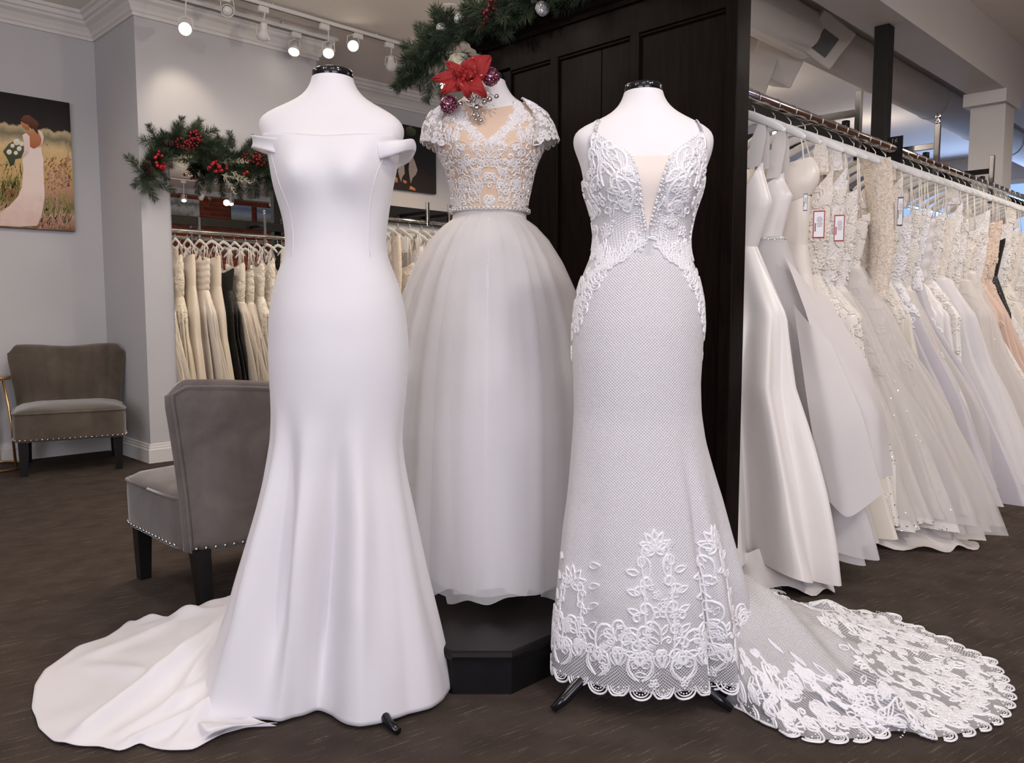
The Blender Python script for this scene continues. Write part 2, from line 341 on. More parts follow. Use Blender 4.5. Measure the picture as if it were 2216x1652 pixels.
class MB:                                     # collects shapes, builds ONE mesh object
    def __init__(s): s.V = []; s.F = []; s.n = 0; s.uv = []
    def add(s, V, *Fs):
        V = np.asarray(V, dtype=float).reshape(-1, 3)
        s.V.append(V)
        for f in Fs:
            f = np.asarray(f, dtype=int)
            if f.ndim == 1: f = f[None]
            s.F.append(f + s.n)
        s.n += len(V); return s
    def mesh(s, name, mat, smooth=True):
        return new_mesh(name, np.concatenate(s.V), s.F, mat, smooth)
    def build(s, name, mat, parent=None, smooth=True, world=False, loc=None, rot=None):
        V = np.concatenate(s.V)
        if world and parent is not None: V = V - np.array(world_loc(parent))
        return link(name, new_mesh(name, V, s.F, mat, smooth), parent, loc, rot)
    # shapes
    def box(s, c, size, rz=0.0, bev=0.0):
        hx, hy, hz = (d / 2 for d in size); b = min(bev, hx * .9, hy * .9, hz * .9)
        if b <= 0:
            P = np.array([[x, y, z] for z in (-hz, hz) for y in (-hy, hy) for x in (-hx, hx)])
            Fq = [[0, 2, 3, 1], [4, 5, 7, 6], [0, 1, 5, 4], [2, 6, 7, 3], [0, 4, 6, 2], [1, 3, 7, 5]]
            ft = []
        else:                                  # chamfered box: 24 points
            P = []; ix = {}
            for sx in (-1, 1):
                for sy in (-1, 1):
                    for sz in (-1, 1):
                        for ax in range(3):
                            p = [sx * (hx - b), sy * (hy - b), sz * (hz - b)]
                            p[ax] = (sx * hx, sy * hy, sz * hz)[ax]
                            ix[(sx, sy, sz, ax)] = len(P); P.append(p)
            P = np.array(P); Fq = []; ft = []
            for ax in range(3):
                o1, o2 = [a for a in range(3) if a != ax]
                for sg in (-1, 1):
                    q = []
                    for a, bb in ((-1, -1), (1, -1), (1, 1), (-1, 1)):
                        k = [0, 0, 0]; k[ax] = sg; k[o1] = a; k[o2] = bb; q.append(ix[(*k, ax)])
                    Fq.append(q if (sg > 0) == (ax != 1) else q[::-1])
            for ax in range(3):                # edges along axis ax
                o1, o2 = [a for a in range(3) if a != ax]
                for a in (-1, 1):
                    for bb in (-1, 1):
                        k0 = [0, 0, 0]; k0[o1] = a; k0[o2] = bb; k1 = list(k0); k0[ax] = -1; k1[ax] = 1
                        Fq.append([ix[(*k0, o1)], ix[(*k1, o1)], ix[(*k1, o2)], ix[(*k0, o2)]])
            for sx in (-1, 1):
                for sy in (-1, 1):
                    for sz in (-1, 1): ft.append([ix[(sx, sy, sz, a)] for a in range(3)])
        ca, sa = math.cos(rz), math.sin(rz)
        P = np.column_stack([P[:, 0] * ca - P[:, 1] * sa, P[:, 0] * sa + P[:, 1] * ca, P[:, 2]]) + np.array(c)
        s.add(P, Fq, *([ft] if ft else [])); return s
    def tube(s, path, r, n=8, cap=True, flat=None):
        path = np.asarray([tuple(p) for p in path], dtype=float); k = len(path)
        r = np.broadcast_to(np.asarray(r, dtype=float), (k,))
        T = np.gradient(path, axis=0); T /= np.linalg.norm(T, axis=1)[:, None] + 1e-12
        ref = np.array([0, 0, 1.0]) if abs(T[0][2]) < .9 else np.array([1.0, 0, 0])
        A = np.zeros_like(T)
        a = ref - T[0] * ref.dot(T[0]); a /= np.linalg.norm(a)
        for i in range(k):
            a = a - T[i] * a.dot(T[i]); a /= np.linalg.norm(a) + 1e-12; A[i] = a
        B = np.cross(T, A); th = np.linspace(0, 2 * np.pi, n, endpoint=False)
        fl = 1.0 if flat is None else flat
        P = path[:, None] + r[:, None, None] * (A[:, None] * np.cos(th)[None, :, None] + fl * B[:, None] * np.sin(th)[None, :, None])
        q = grid_faces(k, n, True); Fs = [q]
        if cap: Fs += [np.arange(n)[::-1][None], (np.arange(n) + (k - 1) * n)[None]]
        s.add(P.reshape(-1, 3), *Fs); return s
    def lathe(s, prof, n=24, c=(0, 0, 0), cap=True):
        prof = np.asarray(prof, dtype=float); k = len(prof); th = np.linspace(0, 2 * np.pi, n, endpoint=False)
        P = np.stack([prof[:, 0][:, None] * np.cos(th), prof[:, 0][:, None] * np.sin(th), np.repeat(prof[:, 1][:, None], n, 1)], -1) + np.array(c)
        Fs = [grid_faces(k, n, True)]
        if cap: Fs += [np.arange(n)[::-1][None], (np.arange(n) + (k - 1) * n)[None]]
        s.add(P.reshape(-1, 3), *Fs); return s
    def ball(s, c, r, n=10, k=7, sc=(1, 1, 1)):
        ph = np.linspace(-np.pi / 2, np.pi / 2, k); th = np.linspace(0, 2 * np.pi, n, endpoint=False)
        rr = np.maximum(np.cos(ph), .02)
        P = np.stack([rr[:, None] * np.cos(th), rr[:, None] * np.sin(th), np.repeat(np.sin(ph)[:, None], n, 1)], -1) * r * np.array(sc) + np.array(c)
        s.add(P.reshape(-1, 3), grid_faces(k, n, True), np.arange(n)[::-1][None], (np.arange(n) + (k - 1) * n)[None]); return s
    def prism(s, poly, z0, z1):
        poly = np.asarray(poly, dtype=float); n = len(poly)
        P = np.concatenate([np.column_stack([poly, np.full(n, z0)]), np.column_stack([poly, np.full(n, z1)])])
        i = np.arange(n); j = (i + 1) % n
        s.add(P, np.column_stack([i, j, j + n, i + n]), np.arange(n)[::-1][None], (np.arange(n) + n)[None]); return s
    def sweep(s, prof, path, closed_prof=True):   # prof (k,2): x = sideways, y = up; path of (point, side-vector)
        k = len(prof); P = []
        for p, sd in path:
            p = np.array(p); sd = np.array(sd)
            for a, b in prof: P.append(p + sd * a + np.array([0, 0, b]))
        m = len(path)
        s.add(P, grid_faces(m, k, closed_prof), np.arange(k)[::-1][None], (np.arange(k) + (m - 1) * k)[None]); return s
def world_loc(o):
    v = Vector(o.location)
    while o.parent is not None:
        o = o.parent; v = v + Vector(o.location)
    return v
def grid_faces(R, C, closed):
    r = np.arange(R - 1)[:, None]; c = np.arange(C if closed else C - 1)[None]
    c1 = (c + 1) % C
    return np.stack([r * C + c, r * C + c1, (r + 1) * C + c1, (r + 1) * C + c], -1).reshape(-1, 4)
def struct(name, mb, mat, smooth=False, label=None):
    o = mb.build(name, mat, None, smooth); return tag(o, label, None, None, 'structure')
def smoothstep(a, b, x):
    t_ = np.clip((x - a) / (b - a), 0, 1); return t_ * t_ * (3 - 2 * t_)
ORD = ('first second third fourth fifth sixth seventh eighth ninth tenth eleventh twelfth thirteenth fourteenth fifteenth sixteenth seventeenth '
       'eighteenth nineteenth twentieth').split()
TENS = {2: 'twenty', 3: 'thirty', 4: 'forty'}
def ordinal(i):                                # 1-based
    if i <= 20: return ORD[i - 1]
    if i % 10 == 0: return {30: 'thirtieth', 40: 'fortieth'}[i]
    return TENS[i // 10] + '-' + ORD[i % 10 - 1]

# ------------------------------------------------------------------ curved cloth grids and embroidery on them
class Grid:
    def __init__(s, P, closed):
        s.P = np.asarray(P, dtype=float); s.R, s.C = s.P.shape[:2]; s.closed = closed
        Pc = (np.roll(s.P, -1, 1) - np.roll(s.P, 1, 1)) if closed else np.gradient(s.P, axis=1)
        Pr = np.gradient(s.P, axis=0)
        N = np.cross(Pr, Pc); s.N = N / (np.linalg.norm(N, axis=2)[..., None] + 1e-12)
    def flip(s): s.N = -s.N; return s
    def smp(s, A, c, r):
        c0 = np.floor(c).astype(int); r0 = np.clip(np.floor(r).astype(int), 0, s.R - 2)
        if s.closed: ca = c0 % s.C; cb = (c0 + 1) % s.C
        else:
            c0 = np.clip(c0, 0, s.C - 2); ca = c0; cb = c0 + 1
        fc = (c - c0)[..., None]; fr = (r - r0)[..., None]
        return (A[r0, ca] * (1 - fc) + A[r0, cb] * fc) * (1 - fr) + (A[r0 + 1, ca] * (1 - fc) + A[r0 + 1, cb] * fc) * fr
    def pos(s, c, r): return s.smp(s.P, np.asarray(c, float), np.asarray(r, float))
    def nrm(s, c, r):
        n = s.smp(s.N, np.asarray(c, float), np.clip(np.asarray(r, float), 0, s.R - 1)); return n / (np.linalg.norm(n, axis=-1)[..., None] + 1e-12)
    def affine(s, c, r, up=None):              # metres (x sideways, y up the rows or along up) -> (c, r)
        e = .5
        Pc = (s.pos(c + e, r) - s.pos(c - e, r)) / (2 * e)
        rr = min(max(r, e), s.R - 1 - e); Pr = (s.pos(c, rr + e) - s.pos(c, rr - e)) / (2 * e)
        n = s.nrm(c, r)
        e2 = -Pr if up is None else np.array(up, float)
        e2 = e2 - n * n.dot(e2); e2 = e2 / (np.linalg.norm(e2) + 1e-9); e1 = np.cross(e2, n)
        J = np.array([[Pc.dot(e1), Pr.dot(e1)], [Pc.dot(e2), Pr.dot(e2)]])
        return np.linalg.inv(J + np.eye(2) * 1e-9)
    def uvm(s):
        d = np.linalg.norm(np.diff(s.P, axis=0), axis=2).cumsum(0); vv = np.concatenate([np.zeros((1, s.C)), d])
        vv = np.repeat(vv.mean(1)[:, None], s.C, 1)
        e = np.linalg.norm(np.diff(s.P, axis=1), axis=2).cumsum(1); uu = np.concatenate([np.zeros((s.R, 1)), e], 1)
        uu = uu - uu[:, [s.C // 2]]
        return np.stack([uu, -vv], -1).reshape(-1, 2)
    def mesh(s, name, mat, uv=True):
        if s.closed:                           # seam column doubled so that UVs stay whole
            g = Grid.__new__(Grid); g.P = np.concatenate([s.P, s.P[:, :1]], 1); g.R, g.C = g.P.shape[:2]; g.closed = False
            return new_mesh(name, g.P, grid_faces(g.R, g.C, False)[:, ::-1], mat, True, g.uvm() if uv else None)
        return new_mesh(name, s.P, grid_faces(s.R, s.C, False)[:, ::-1], mat, True, s.uvm() if uv else None)
    def part(s, name, mat, parent=None, thick=0.0):
        me = s.mesh(name, mat)
        if parent is not None: me.transform(Matrix.Translation(-world_loc(parent)))
        o = link(name, me, parent)
        if thick:
            md = o.modifiers.new('thickness', 'SOLIDIFY'); md.thickness = thick; md.offset = -1
        return o
K = 13
def resample(p, k=K):
    p = np.asarray(p, float); d = np.concatenate([[0], np.cumsum(np.linalg.norm(np.diff(p, axis=0), axis=1))])
    t_ = np.linspace(0, d[-1], k); return np.column_stack([np.interp(t_, d, p[:, 0]), np.interp(t_, d, p[:, 1])])
def scroll(x, y, ang, k0, k1, L, n=40):       # curve whose bend tightens along it: stem running into a curl
    s_ = np.linspace(0, 1, n); h = R_(ang) + R_(k0) * s_ + R_(k1) * s_ ** 2
    dx = np.cos(h) * L / (n - 1); dy = np.sin(h) * L / (n - 1)
    return resample(np.column_stack([x + np.cumsum(dx), y + np.cumsum(dy)]), K)
def leaf(x, y, ang, L, w):
    t_ = np.linspace(0, 1, 20); up = np.column_stack([t_ * L, w * np.sin(np.pi * t_ ** .8)]); dn = np.column_stack([t_[::-1] * L, -w * np.sin(np.pi * t_[::-1] ** .8)])
    p = np.concatenate([up, dn]); a = R_(ang)
    return resample(np.column_stack([x + p[:, 0] * math.cos(a) - p[:, 1] * math.sin(a), y + p[:, 0] * math.sin(a) + p[:, 1] * math.cos(a)]), K)
def arc(x, y, r, a0, a1, sy=1.0):
    t_ = np.radians(np.linspace(a0, a1, K)); return np.column_stack([x + r * np.cos(t_), y + sy * r * np.sin(t_)])
def mir(strokes): return strokes + [(np.column_stack([-p[:, 0], p[:, 1]]), w) for p, w in strokes]
class Lace:
    def __init__(s, grid): s.g = grid; s.cr = []; s.w = []; s.dots = []; s.dr = []
    def put(s, strokes, c, r, scale=1.0, ang=0.0, flip=False, up=None, dots=(), wscale=1.0, keep=None):
        A = s.g.affine(c, r, up); ca, sa = math.cos(R_(ang)), math.sin(R_(ang))
        Rm = np.array([[ca, -sa], [sa, ca]]) @ np.diag([-1.0 if flip else 1.0, 1.0]) * scale
        for p, w in strokes:
            q = (A @ (Rm @ p.T)).T + np.array([c, r])
            if keep is not None and not keep(q): continue
            l3 = np.linalg.norm(np.diff(s.g.pos(q[:, 0], q[:, 1]), axis=0), axis=1).sum() / (np.linalg.norm(np.diff(p, axis=0), axis=1).sum() * scale + 1e-9)
            if l3 > 1.45 or l3 < .6: continue
            s.cr.append(q); s.w.append(w * wscale)
        for x, y, rad in dots:
            q = A @ (Rm @ np.array([x, y])) + np.array([c, r])
            if keep is not None and not keep(q[None]): continue
            s.dots.append(q); s.dr.append(rad)
    def build(s, name, mat, parent, lift=.0012, h=.0022, label=None):
        V = []; F = []; n = 0
        if s.cr:
            cr = np.array(s.cr); w = np.array(s.w)[:, None, None]
            P = s.g.pos(cr[..., 0], cr[..., 1]); N = s.g.nrm(cr[..., 0], cr[..., 1])
            T = np.gradient(P, axis=1); T /= np.linalg.norm(T, axis=2)[..., None] + 1e-9
            B = np.cross(N, T); tp = (np.sin(np.linspace(.12, .88, K) * np.pi) ** .5)[None, :, None]
            w = w * tp
            X = np.stack([P - B * w * .5 + N * lift * .3, P - B * w * .22 + N * (lift + h), P + B * w * .22 + N * (lift + h), P + B * w * .5 + N * lift * .3], 2)
            S_ = len(cr); base = (np.arange(S_) * K * 4)[:, None]
            F.append((base[:, :, None] + grid_faces(K, 4, False)[None].reshape(1, -1, 4)).reshape(-1, 4)); V.append(X.reshape(-1, 3)); n += S_ * K * 4
        if s.dots:
            q = np.array(s.dots); P = s.g.pos(q[:, 0], q[:, 1]); N = s.g.nrm(q[:, 0], q[:, 1]); rad = np.array(s.dr)[:, None]
            ref = np.where(np.abs(N[:, 2:3]) < .9, np.array([[0, 0, 1.0]]), np.array([[1.0, 0, 0]]))
            A = np.cross(N, ref); A /= np.linalg.norm(A, axis=1)[:, None]; B = np.cross(N, A)
            th = np.arange(6) * np.pi / 3
            ring = P[:, None] + rad[:, None] * (A[:, None] * np.cos(th)[None, :, None] + B[:, None] * np.sin(th)[None, :, None]) + N[:, None] * .0004
            top = P[:, None] + .6 * rad[:, None] * (A[:, None] * np.cos(th)[None, :, None] + B[:, None] * np.sin(th)[None, :, None]) + N[:, None] * rad[:, None] * .8
            X = np.concatenate([ring, top], 1); m = len(q); base = n + np.arange(m) * 12; i = np.arange(6); j = (i + 1) % 6
            fq = np.column_stack([i, j, j + 6, i + 6])
            F.append((base[:, None, None] + fq[None]).reshape(-1, 4)); F.append(base[:, None] + (i + 6)[None]); V.append(X.reshape(-1, 3))
        V = np.concatenate(V)
        if parent is not None: V = V - np.array(world_loc(parent))
        o = link(name, new_mesh(name, V, F, mat), parent); o['kind'] = 'stuff'
        if label: o['label'] = label
        return o
# embroidery motifs, in metres around their foot
def m_pair(sz=.05, w=.004):                    # two mirrored curls with inner echo
    a = [(scroll(0, 0, 60, -40, 560, sz * 2.9), w), (scroll(.004, -.002, 38, -20, 520, sz * 2.2), w * .7), (leaf(0, sz * .2, 90, sz * .9, sz * .14), w * .7)]
    return mir(a[:2]) + [a[2]]
def m_flourish(sz=.06, w=.0042):
    a = [(scroll(0, 0, 95, 60, -520, sz * 3.0), w * 1.2), (scroll(.003, sz * .5, 60, -30, -300, sz * 1.5), w), (leaf(-.002, sz * .55, 130, sz * .6, sz * .13), w * .8), (leaf(.006, sz * .1, 30, sz * .6, sz * .13), w * .8),
         (scroll(0, .2 * sz, 140, 40, 380, sz * 1.3), w)]
    return a
def m_flower(sz=.03, w=.004, n=5):
    return [(leaf(0, 0, 90 + 360 / n * i, sz, sz * .32), w) for i in range(n)]
def m_scallop(r=.026, w=.004):
    st = [(arc(0, 0, r, 180, 360), w * 1.25), (arc(0, 0, r * .72, 175, 365), w * .7)]
    dots = [(r * .5 * math.cos(R_(a)), r * .5 * math.sin(R_(a)), .0022) for a in range(190, 360, 32)] + [(0, 0, .003)]
    return st, dots
def m_vase(h=.30, w=.0045):                    # tall medallion: S-shaped stems with curls and a flower on top
    a = []
    for y0, L, k0, k1, an in ((0, .28, 50, -50, 78), (.02, .16, -30, 480, 40), (.07, .15, 50, -460, 115), (.13, .14, -60, 480, 55), (.17, .15, 60, -470, 110), (.21, .11, -20, 430, 60), (.10, .09, 40, -400, 20), (.16, .08, 40, -380, 15), (.04, .10, 60, -420, 10)):
        a.append((scroll(.028, y0 * h / .3, an, k0, k1, L * h / .3 * .8), w))
    a += [(leaf(.05, .06 + .05 * i, 35 - 8 * i, .035, .007), w * .7) for i in range(4)]
    s_ = mir(a) + [(leaf(0, h * .80, 90 + d, .045, .009), w) for d in (-70, -35, 0, 35, 70)] + [(leaf(0, h * .80, 90 + d, .028, .006), w) for d in (-120, 120)]
    return s_

# ================================================================== THE SETTING
A45 = R_(45)
def ub(mb, u0, u1, v0, v1, z0, z1, bev=0.0):
    return mb.box(W((u0 + u1) / 2, (v0 + v1) / 2, (z0 + z1) / 2), (abs(u1 - u0), abs(v1 - v0), abs(z1 - z0)), A45, bev)
U0, U1, V0, V1 = -4.5, 11.6, -2.6, 5.95
CH_U0, CH_U1, CH_V = 1.98, 3.25, 5.243
struct('floor', ub(MB(), U0 - .2, U1 + .2, V0 - .3, V1 + .3, -.12, 0), 'carpet')
struct('ceiling', ub(MB(), U0 - .2, U1 + .2, V0 - .3, V1 + .3, CEIL, CEIL + .12), 'ceiling_paint')
struct('wall_left', ub(MB(), U0 - .2, CH_U0, V1, V1 + .2, 0, CEIL), 'wall_grey')
struct('wall_chase', ub(MB(), CH_U0, CH_U1, CH_V, V1 + .2, 0, CEIL), 'wall_grey')
struct('wall_far', ub(MB(), CH_U1, U1 + .2, V1, V1 + .2, 0, CEIL), 'wall_grey')
m = MB()                                       # end wall of the aisle with a window opening
ub(m, U1, U1 + .2, V0 - .2, 2.0, 0, CEIL); ub(m, U1, U1 + .2, 4.3, V1 + .2, 0, CEIL); ub(m, U1, U1 + .2, 2.0, 4.3, 0, 1.2); ub(m, U1, U1 + .2, 2.0, 4.3, 2.6, CEIL)
struct('wall_end', m, 'plaster_white')
w1 = struct('window_1', ub(MB(), U1 + .06, U1 + .08, 2.0, 4.3, 1.2, 2.6), 'window_glow')
f = MB()
for vv in (2.0, 3.1, 4.24): ub(f, U1 + .01, U1 + .07, vv, vv + .06, 1.2, 2.6)
for zz in (1.2, 2.54): ub(f, U1 + .01, U1 + .07, 2.0, 4.3, zz, zz + .06)
link('window_frame', f.mesh('window_frame', 'trim_white', False), w1)
# wall behind the camera and the brick wall that the mirror shows, each with an added window for a fill light
m = MB(); ub(m, U0 - .2, U0, V0 - .2, -2.4, 0, CEIL); ub(m, U0 - .2, U0, 1.2, V1 + .2, 0, CEIL); ub(m, U0 - .2, U0, -2.4, 1.2, 0, .4); ub(m, U0 - .2, U0, -2.4, 1.2, 2.68, CEIL)
struct('wall_front', m, 'wall_grey')
w2 = struct('fill_window_2', ub(MB(), U0 - .08, U0 - .07, -2.4, 1.2, .4, 2.68), 'window_glow')  # unseen window, added to go with the wide front fill
f = MB()
for vv in (-2.4, -.63, 1.14): ub(f, U0 - .1, U0 + .02, vv, vv + .06, .4, 2.68)
link('window_frame', f.mesh('window_frame', 'black_paint', False), w2)
m = MB(); ub(m, U0, -1.65, V0 - .2, V0, 0, CEIL); ub(m, 1.05, U1, V0 - .2, V0, 0, CEIL); ub(m, -1.65, 1.05, V0 - .2, V0, 0, .45); ub(m, -1.65, 1.05, V0 - .2, V0, 2.65, CEIL)
t = NT('brick_far'); bt = t.n('ShaderNodeTexBrick'); t.put(bt.inputs['Vector'], t.coord('Object', rot=(R_(90), 0, 0)))
bt.inputs['Scale'].default_value = 1.0; bt.inputs['Brick Width'].default_value = .225; bt.inputs['Row Height'].default_value = .075; bt.inputs['Mortar Size'].default_value = .006
bt.inputs['Color1'].default_value = (*lin(128, 62, 42), 1); bt.inputs['Color2'].default_value = (*lin(160, 82, 56), 1); bt.inputs['Mortar'].default_value = (*lin(150, 120, 100), 1)
t.set(col=bt.outputs[0], rough=.9); M['brick_far'] = t.m
wall_brick = struct('wall_brick', m, 'brick_far')
w3 = struct('fill_window_3', ub(MB(), -1.65, 1.05, V0 - .09, V0 - .08, .45, 2.65), 'window_glow')  # invented window, put in the brick to carry the second fill
f = MB()
for uu in (-1.65, -.33, .99): ub(f, uu, uu + .06, V0 - .1, V0 + .02, .45, 2.65)
link('window_frame', f.mesh('window_frame', 'black_paint', False), w3)
backing = ub(MB(), 5.0, 7.7, V0, V0 + .012, 1.95, 2.84).build('mortar_bed', 'mortar', wall_brick, False)
bme = ub(MB(), -.1075, .1075, -.012, .012, -.0325, .0325, .004).mesh('brick', 'brick_clay', False)
for r in range(11):
    for c in range(12):
        uu = 5.13 + c * .225 + (.1125 if r % 2 else 0)
        link('brick', bme, wall_brick, W(uu, V0 + .014 + random.uniform(0, .004), 1.995 + r * .075 + .0375))
struct('trim_4', ub(MB(), 1.05, U1, V0, V0 + .06, 2.84, CEIL), 'trim_white')
# crown moulding and baseboards round the chase
def side(su, sv): return np.array([(su - sv) * S2, (su + sv) * S2, 0])
PATH = [((U0, V1), (0, -1)), ((CH_U0, V1), (-1, -1)), ((CH_U0, CH_V), (-1, -1)), ((CH_U1, CH_V), (1, -1)), ((CH_U1, V1), (1, -1)), ((U1, V1), (0, -1))]
crown = [(0, 2.765), (.014, 2.765), (.014, 2.785), (.022, 2.79), (.03, 2.81), (.05, 2.835), (.075, 2.85), (.082, 2.865), (.095, 2.87), (.10, 2.895), (.115, 2.90), (.115, 2.92), (0, 2.92)]
struct('trim_1', MB().sweep(crown, [(W(*p), side(*sd)) for p, sd in PATH]), 'trim_white')
basep = [(0, 0), (.020, 0), (.020, .085), (.014, .09), (.014, .102), (.010, .108), (.010, .118), (0, .122)]
struct('baseboard_left', MB().sweep(basep, [(W(*p), side(*sd)) for p, sd in PATH[:3]] + [(W(*PATH[3][0]), side(0, -1))]), 'trim_white')
struct('baseboard_far', MB().sweep(basep, [(W(*p), side(*sd)) for p, sd in PATH[4:]]), 'trim_white')
# steel beam in plaster over the rails, its post and the white column
struct('ceiling_beam', ub(MB(), 1.0, U1, 1.70, 1.945, 2.55, CEIL), 'plaster_white')
struct('column_white', ub(ub(MB(), 6.74, 6.97, 1.71, 1.94, 0, 2.55), 6.66, 7.05, 1.69, 1.97, 2.46, 2.55), 'plaster_white')

# ================================================================== PANELLED SCREEN
PU = 2.45
vpx = lambda px, py=100: UV(onu(px, py, PU))[1]
PV0 = UV(onu(1598, 0, PU))[1]
scr = thing('panelled_screen', 'tall dark brown wooden panelled screen behind the three gowns', 'partition', W(PU, 2.0, 0))
def up(name, *a, mat='dark_wood', bev=.003, parent=None):
    return ub(MB(), *a, bev).build(name, mat, parent or scr, False, True)
ed = [vpx(1105, 155), vpx(1190, 133), vpx(1207, 127), vpx(1362, 86), vpx(1382, 80), vpx(1570, 33)]
PVL = 2.64; ZT = 1.965
up('end_post', PU - .004, PU + .082, PV0 - .002, PV0 + .045, 0, 2.10)
up('top_rail', PU, PU + .04, PV0 + .04, PVL, ZT, 2.12); up('bottom_rail', PU, PU + .04, PV0 + .04, PVL, 0, .22)
for a, b in ((PVL, ed[0]), (ed[1], ed[2]), (ed[3], ed[4]), (ed[5], PV0 + .04)): up('stile', PU, PU + .034, b, a, .2, ZT + .02)
mid = vpx(1295)
for a, b in ((ed[0], ed[1]), (ed[2], mid), (mid - .004, ed[3]), (ed[4], ed[5])): up('panel_board', PU + .014, PU + .05, b - .01, a + .002, .2, ZT + .02, bev=.002)
up('back_board', PU + .05, PU + .09, PV0 + .04, PVL, 0, 2.10)
for a, b in ((ed[0], ed[1]), (ed[2], ed[3]), (ed[4], ed[5])): up('panel_bead', PU + .004, PU + .03, b, a, ZT - .012, ZT, bev=.004)
cor = [(0, 2.075), (.012, 2.075), (.016, 2.09), (.03, 2.10), (.034, 2.115), (.055, 2.135), (.075, 2.15), (.08, 2.165), (.095, 2.17), (.095, 2.195), (-.10, 2.195), (-.10, 2.075)]
MB().sweep(cor, [(W(PU, PV0 - .01), side(-1, 0)), (W(PU, PVL), side(-1, 1)), (W(PU + .1, PVL), side(0, 1))]).build('cornice', 'dark_wood', scr, False, True)

# ================================================================== PLATFORM under the tulle gown
PLAT = [(0, 1.966), (.495, 2.461), (.495, 2.681), (0, 3.176), (-.152, 3.176), (-.647, 2.681), (-.647, 2.461), (-.152, 1.966)]
pc = np.array([-.11, 2.571]); pl = np.array(PLAT)
plat = thing('display_platform', 'low black wooden platform under the lace and tulle gown', 'platform', (pc[0], pc[1], 0))
MB().prism(pc + (pl - pc) * .985, 0, .10).build('riser', 'black_paint', plat, False, True)
m = MB(); ring = [(.985, .088), (1.0, .092), (1.004, .102), (1.0, .112), (.99, .116)]
P = np.concatenate([np.column_stack([pc + (pl - pc) * s_, np.full(8, z)]) for s_, z in ring]); m.add(P, grid_faces(5, 8, True), np.arange(8)[::-1][None], np.arange(32, 40)[None])
m.build('top_board', 'platform_top', plat, False, True)

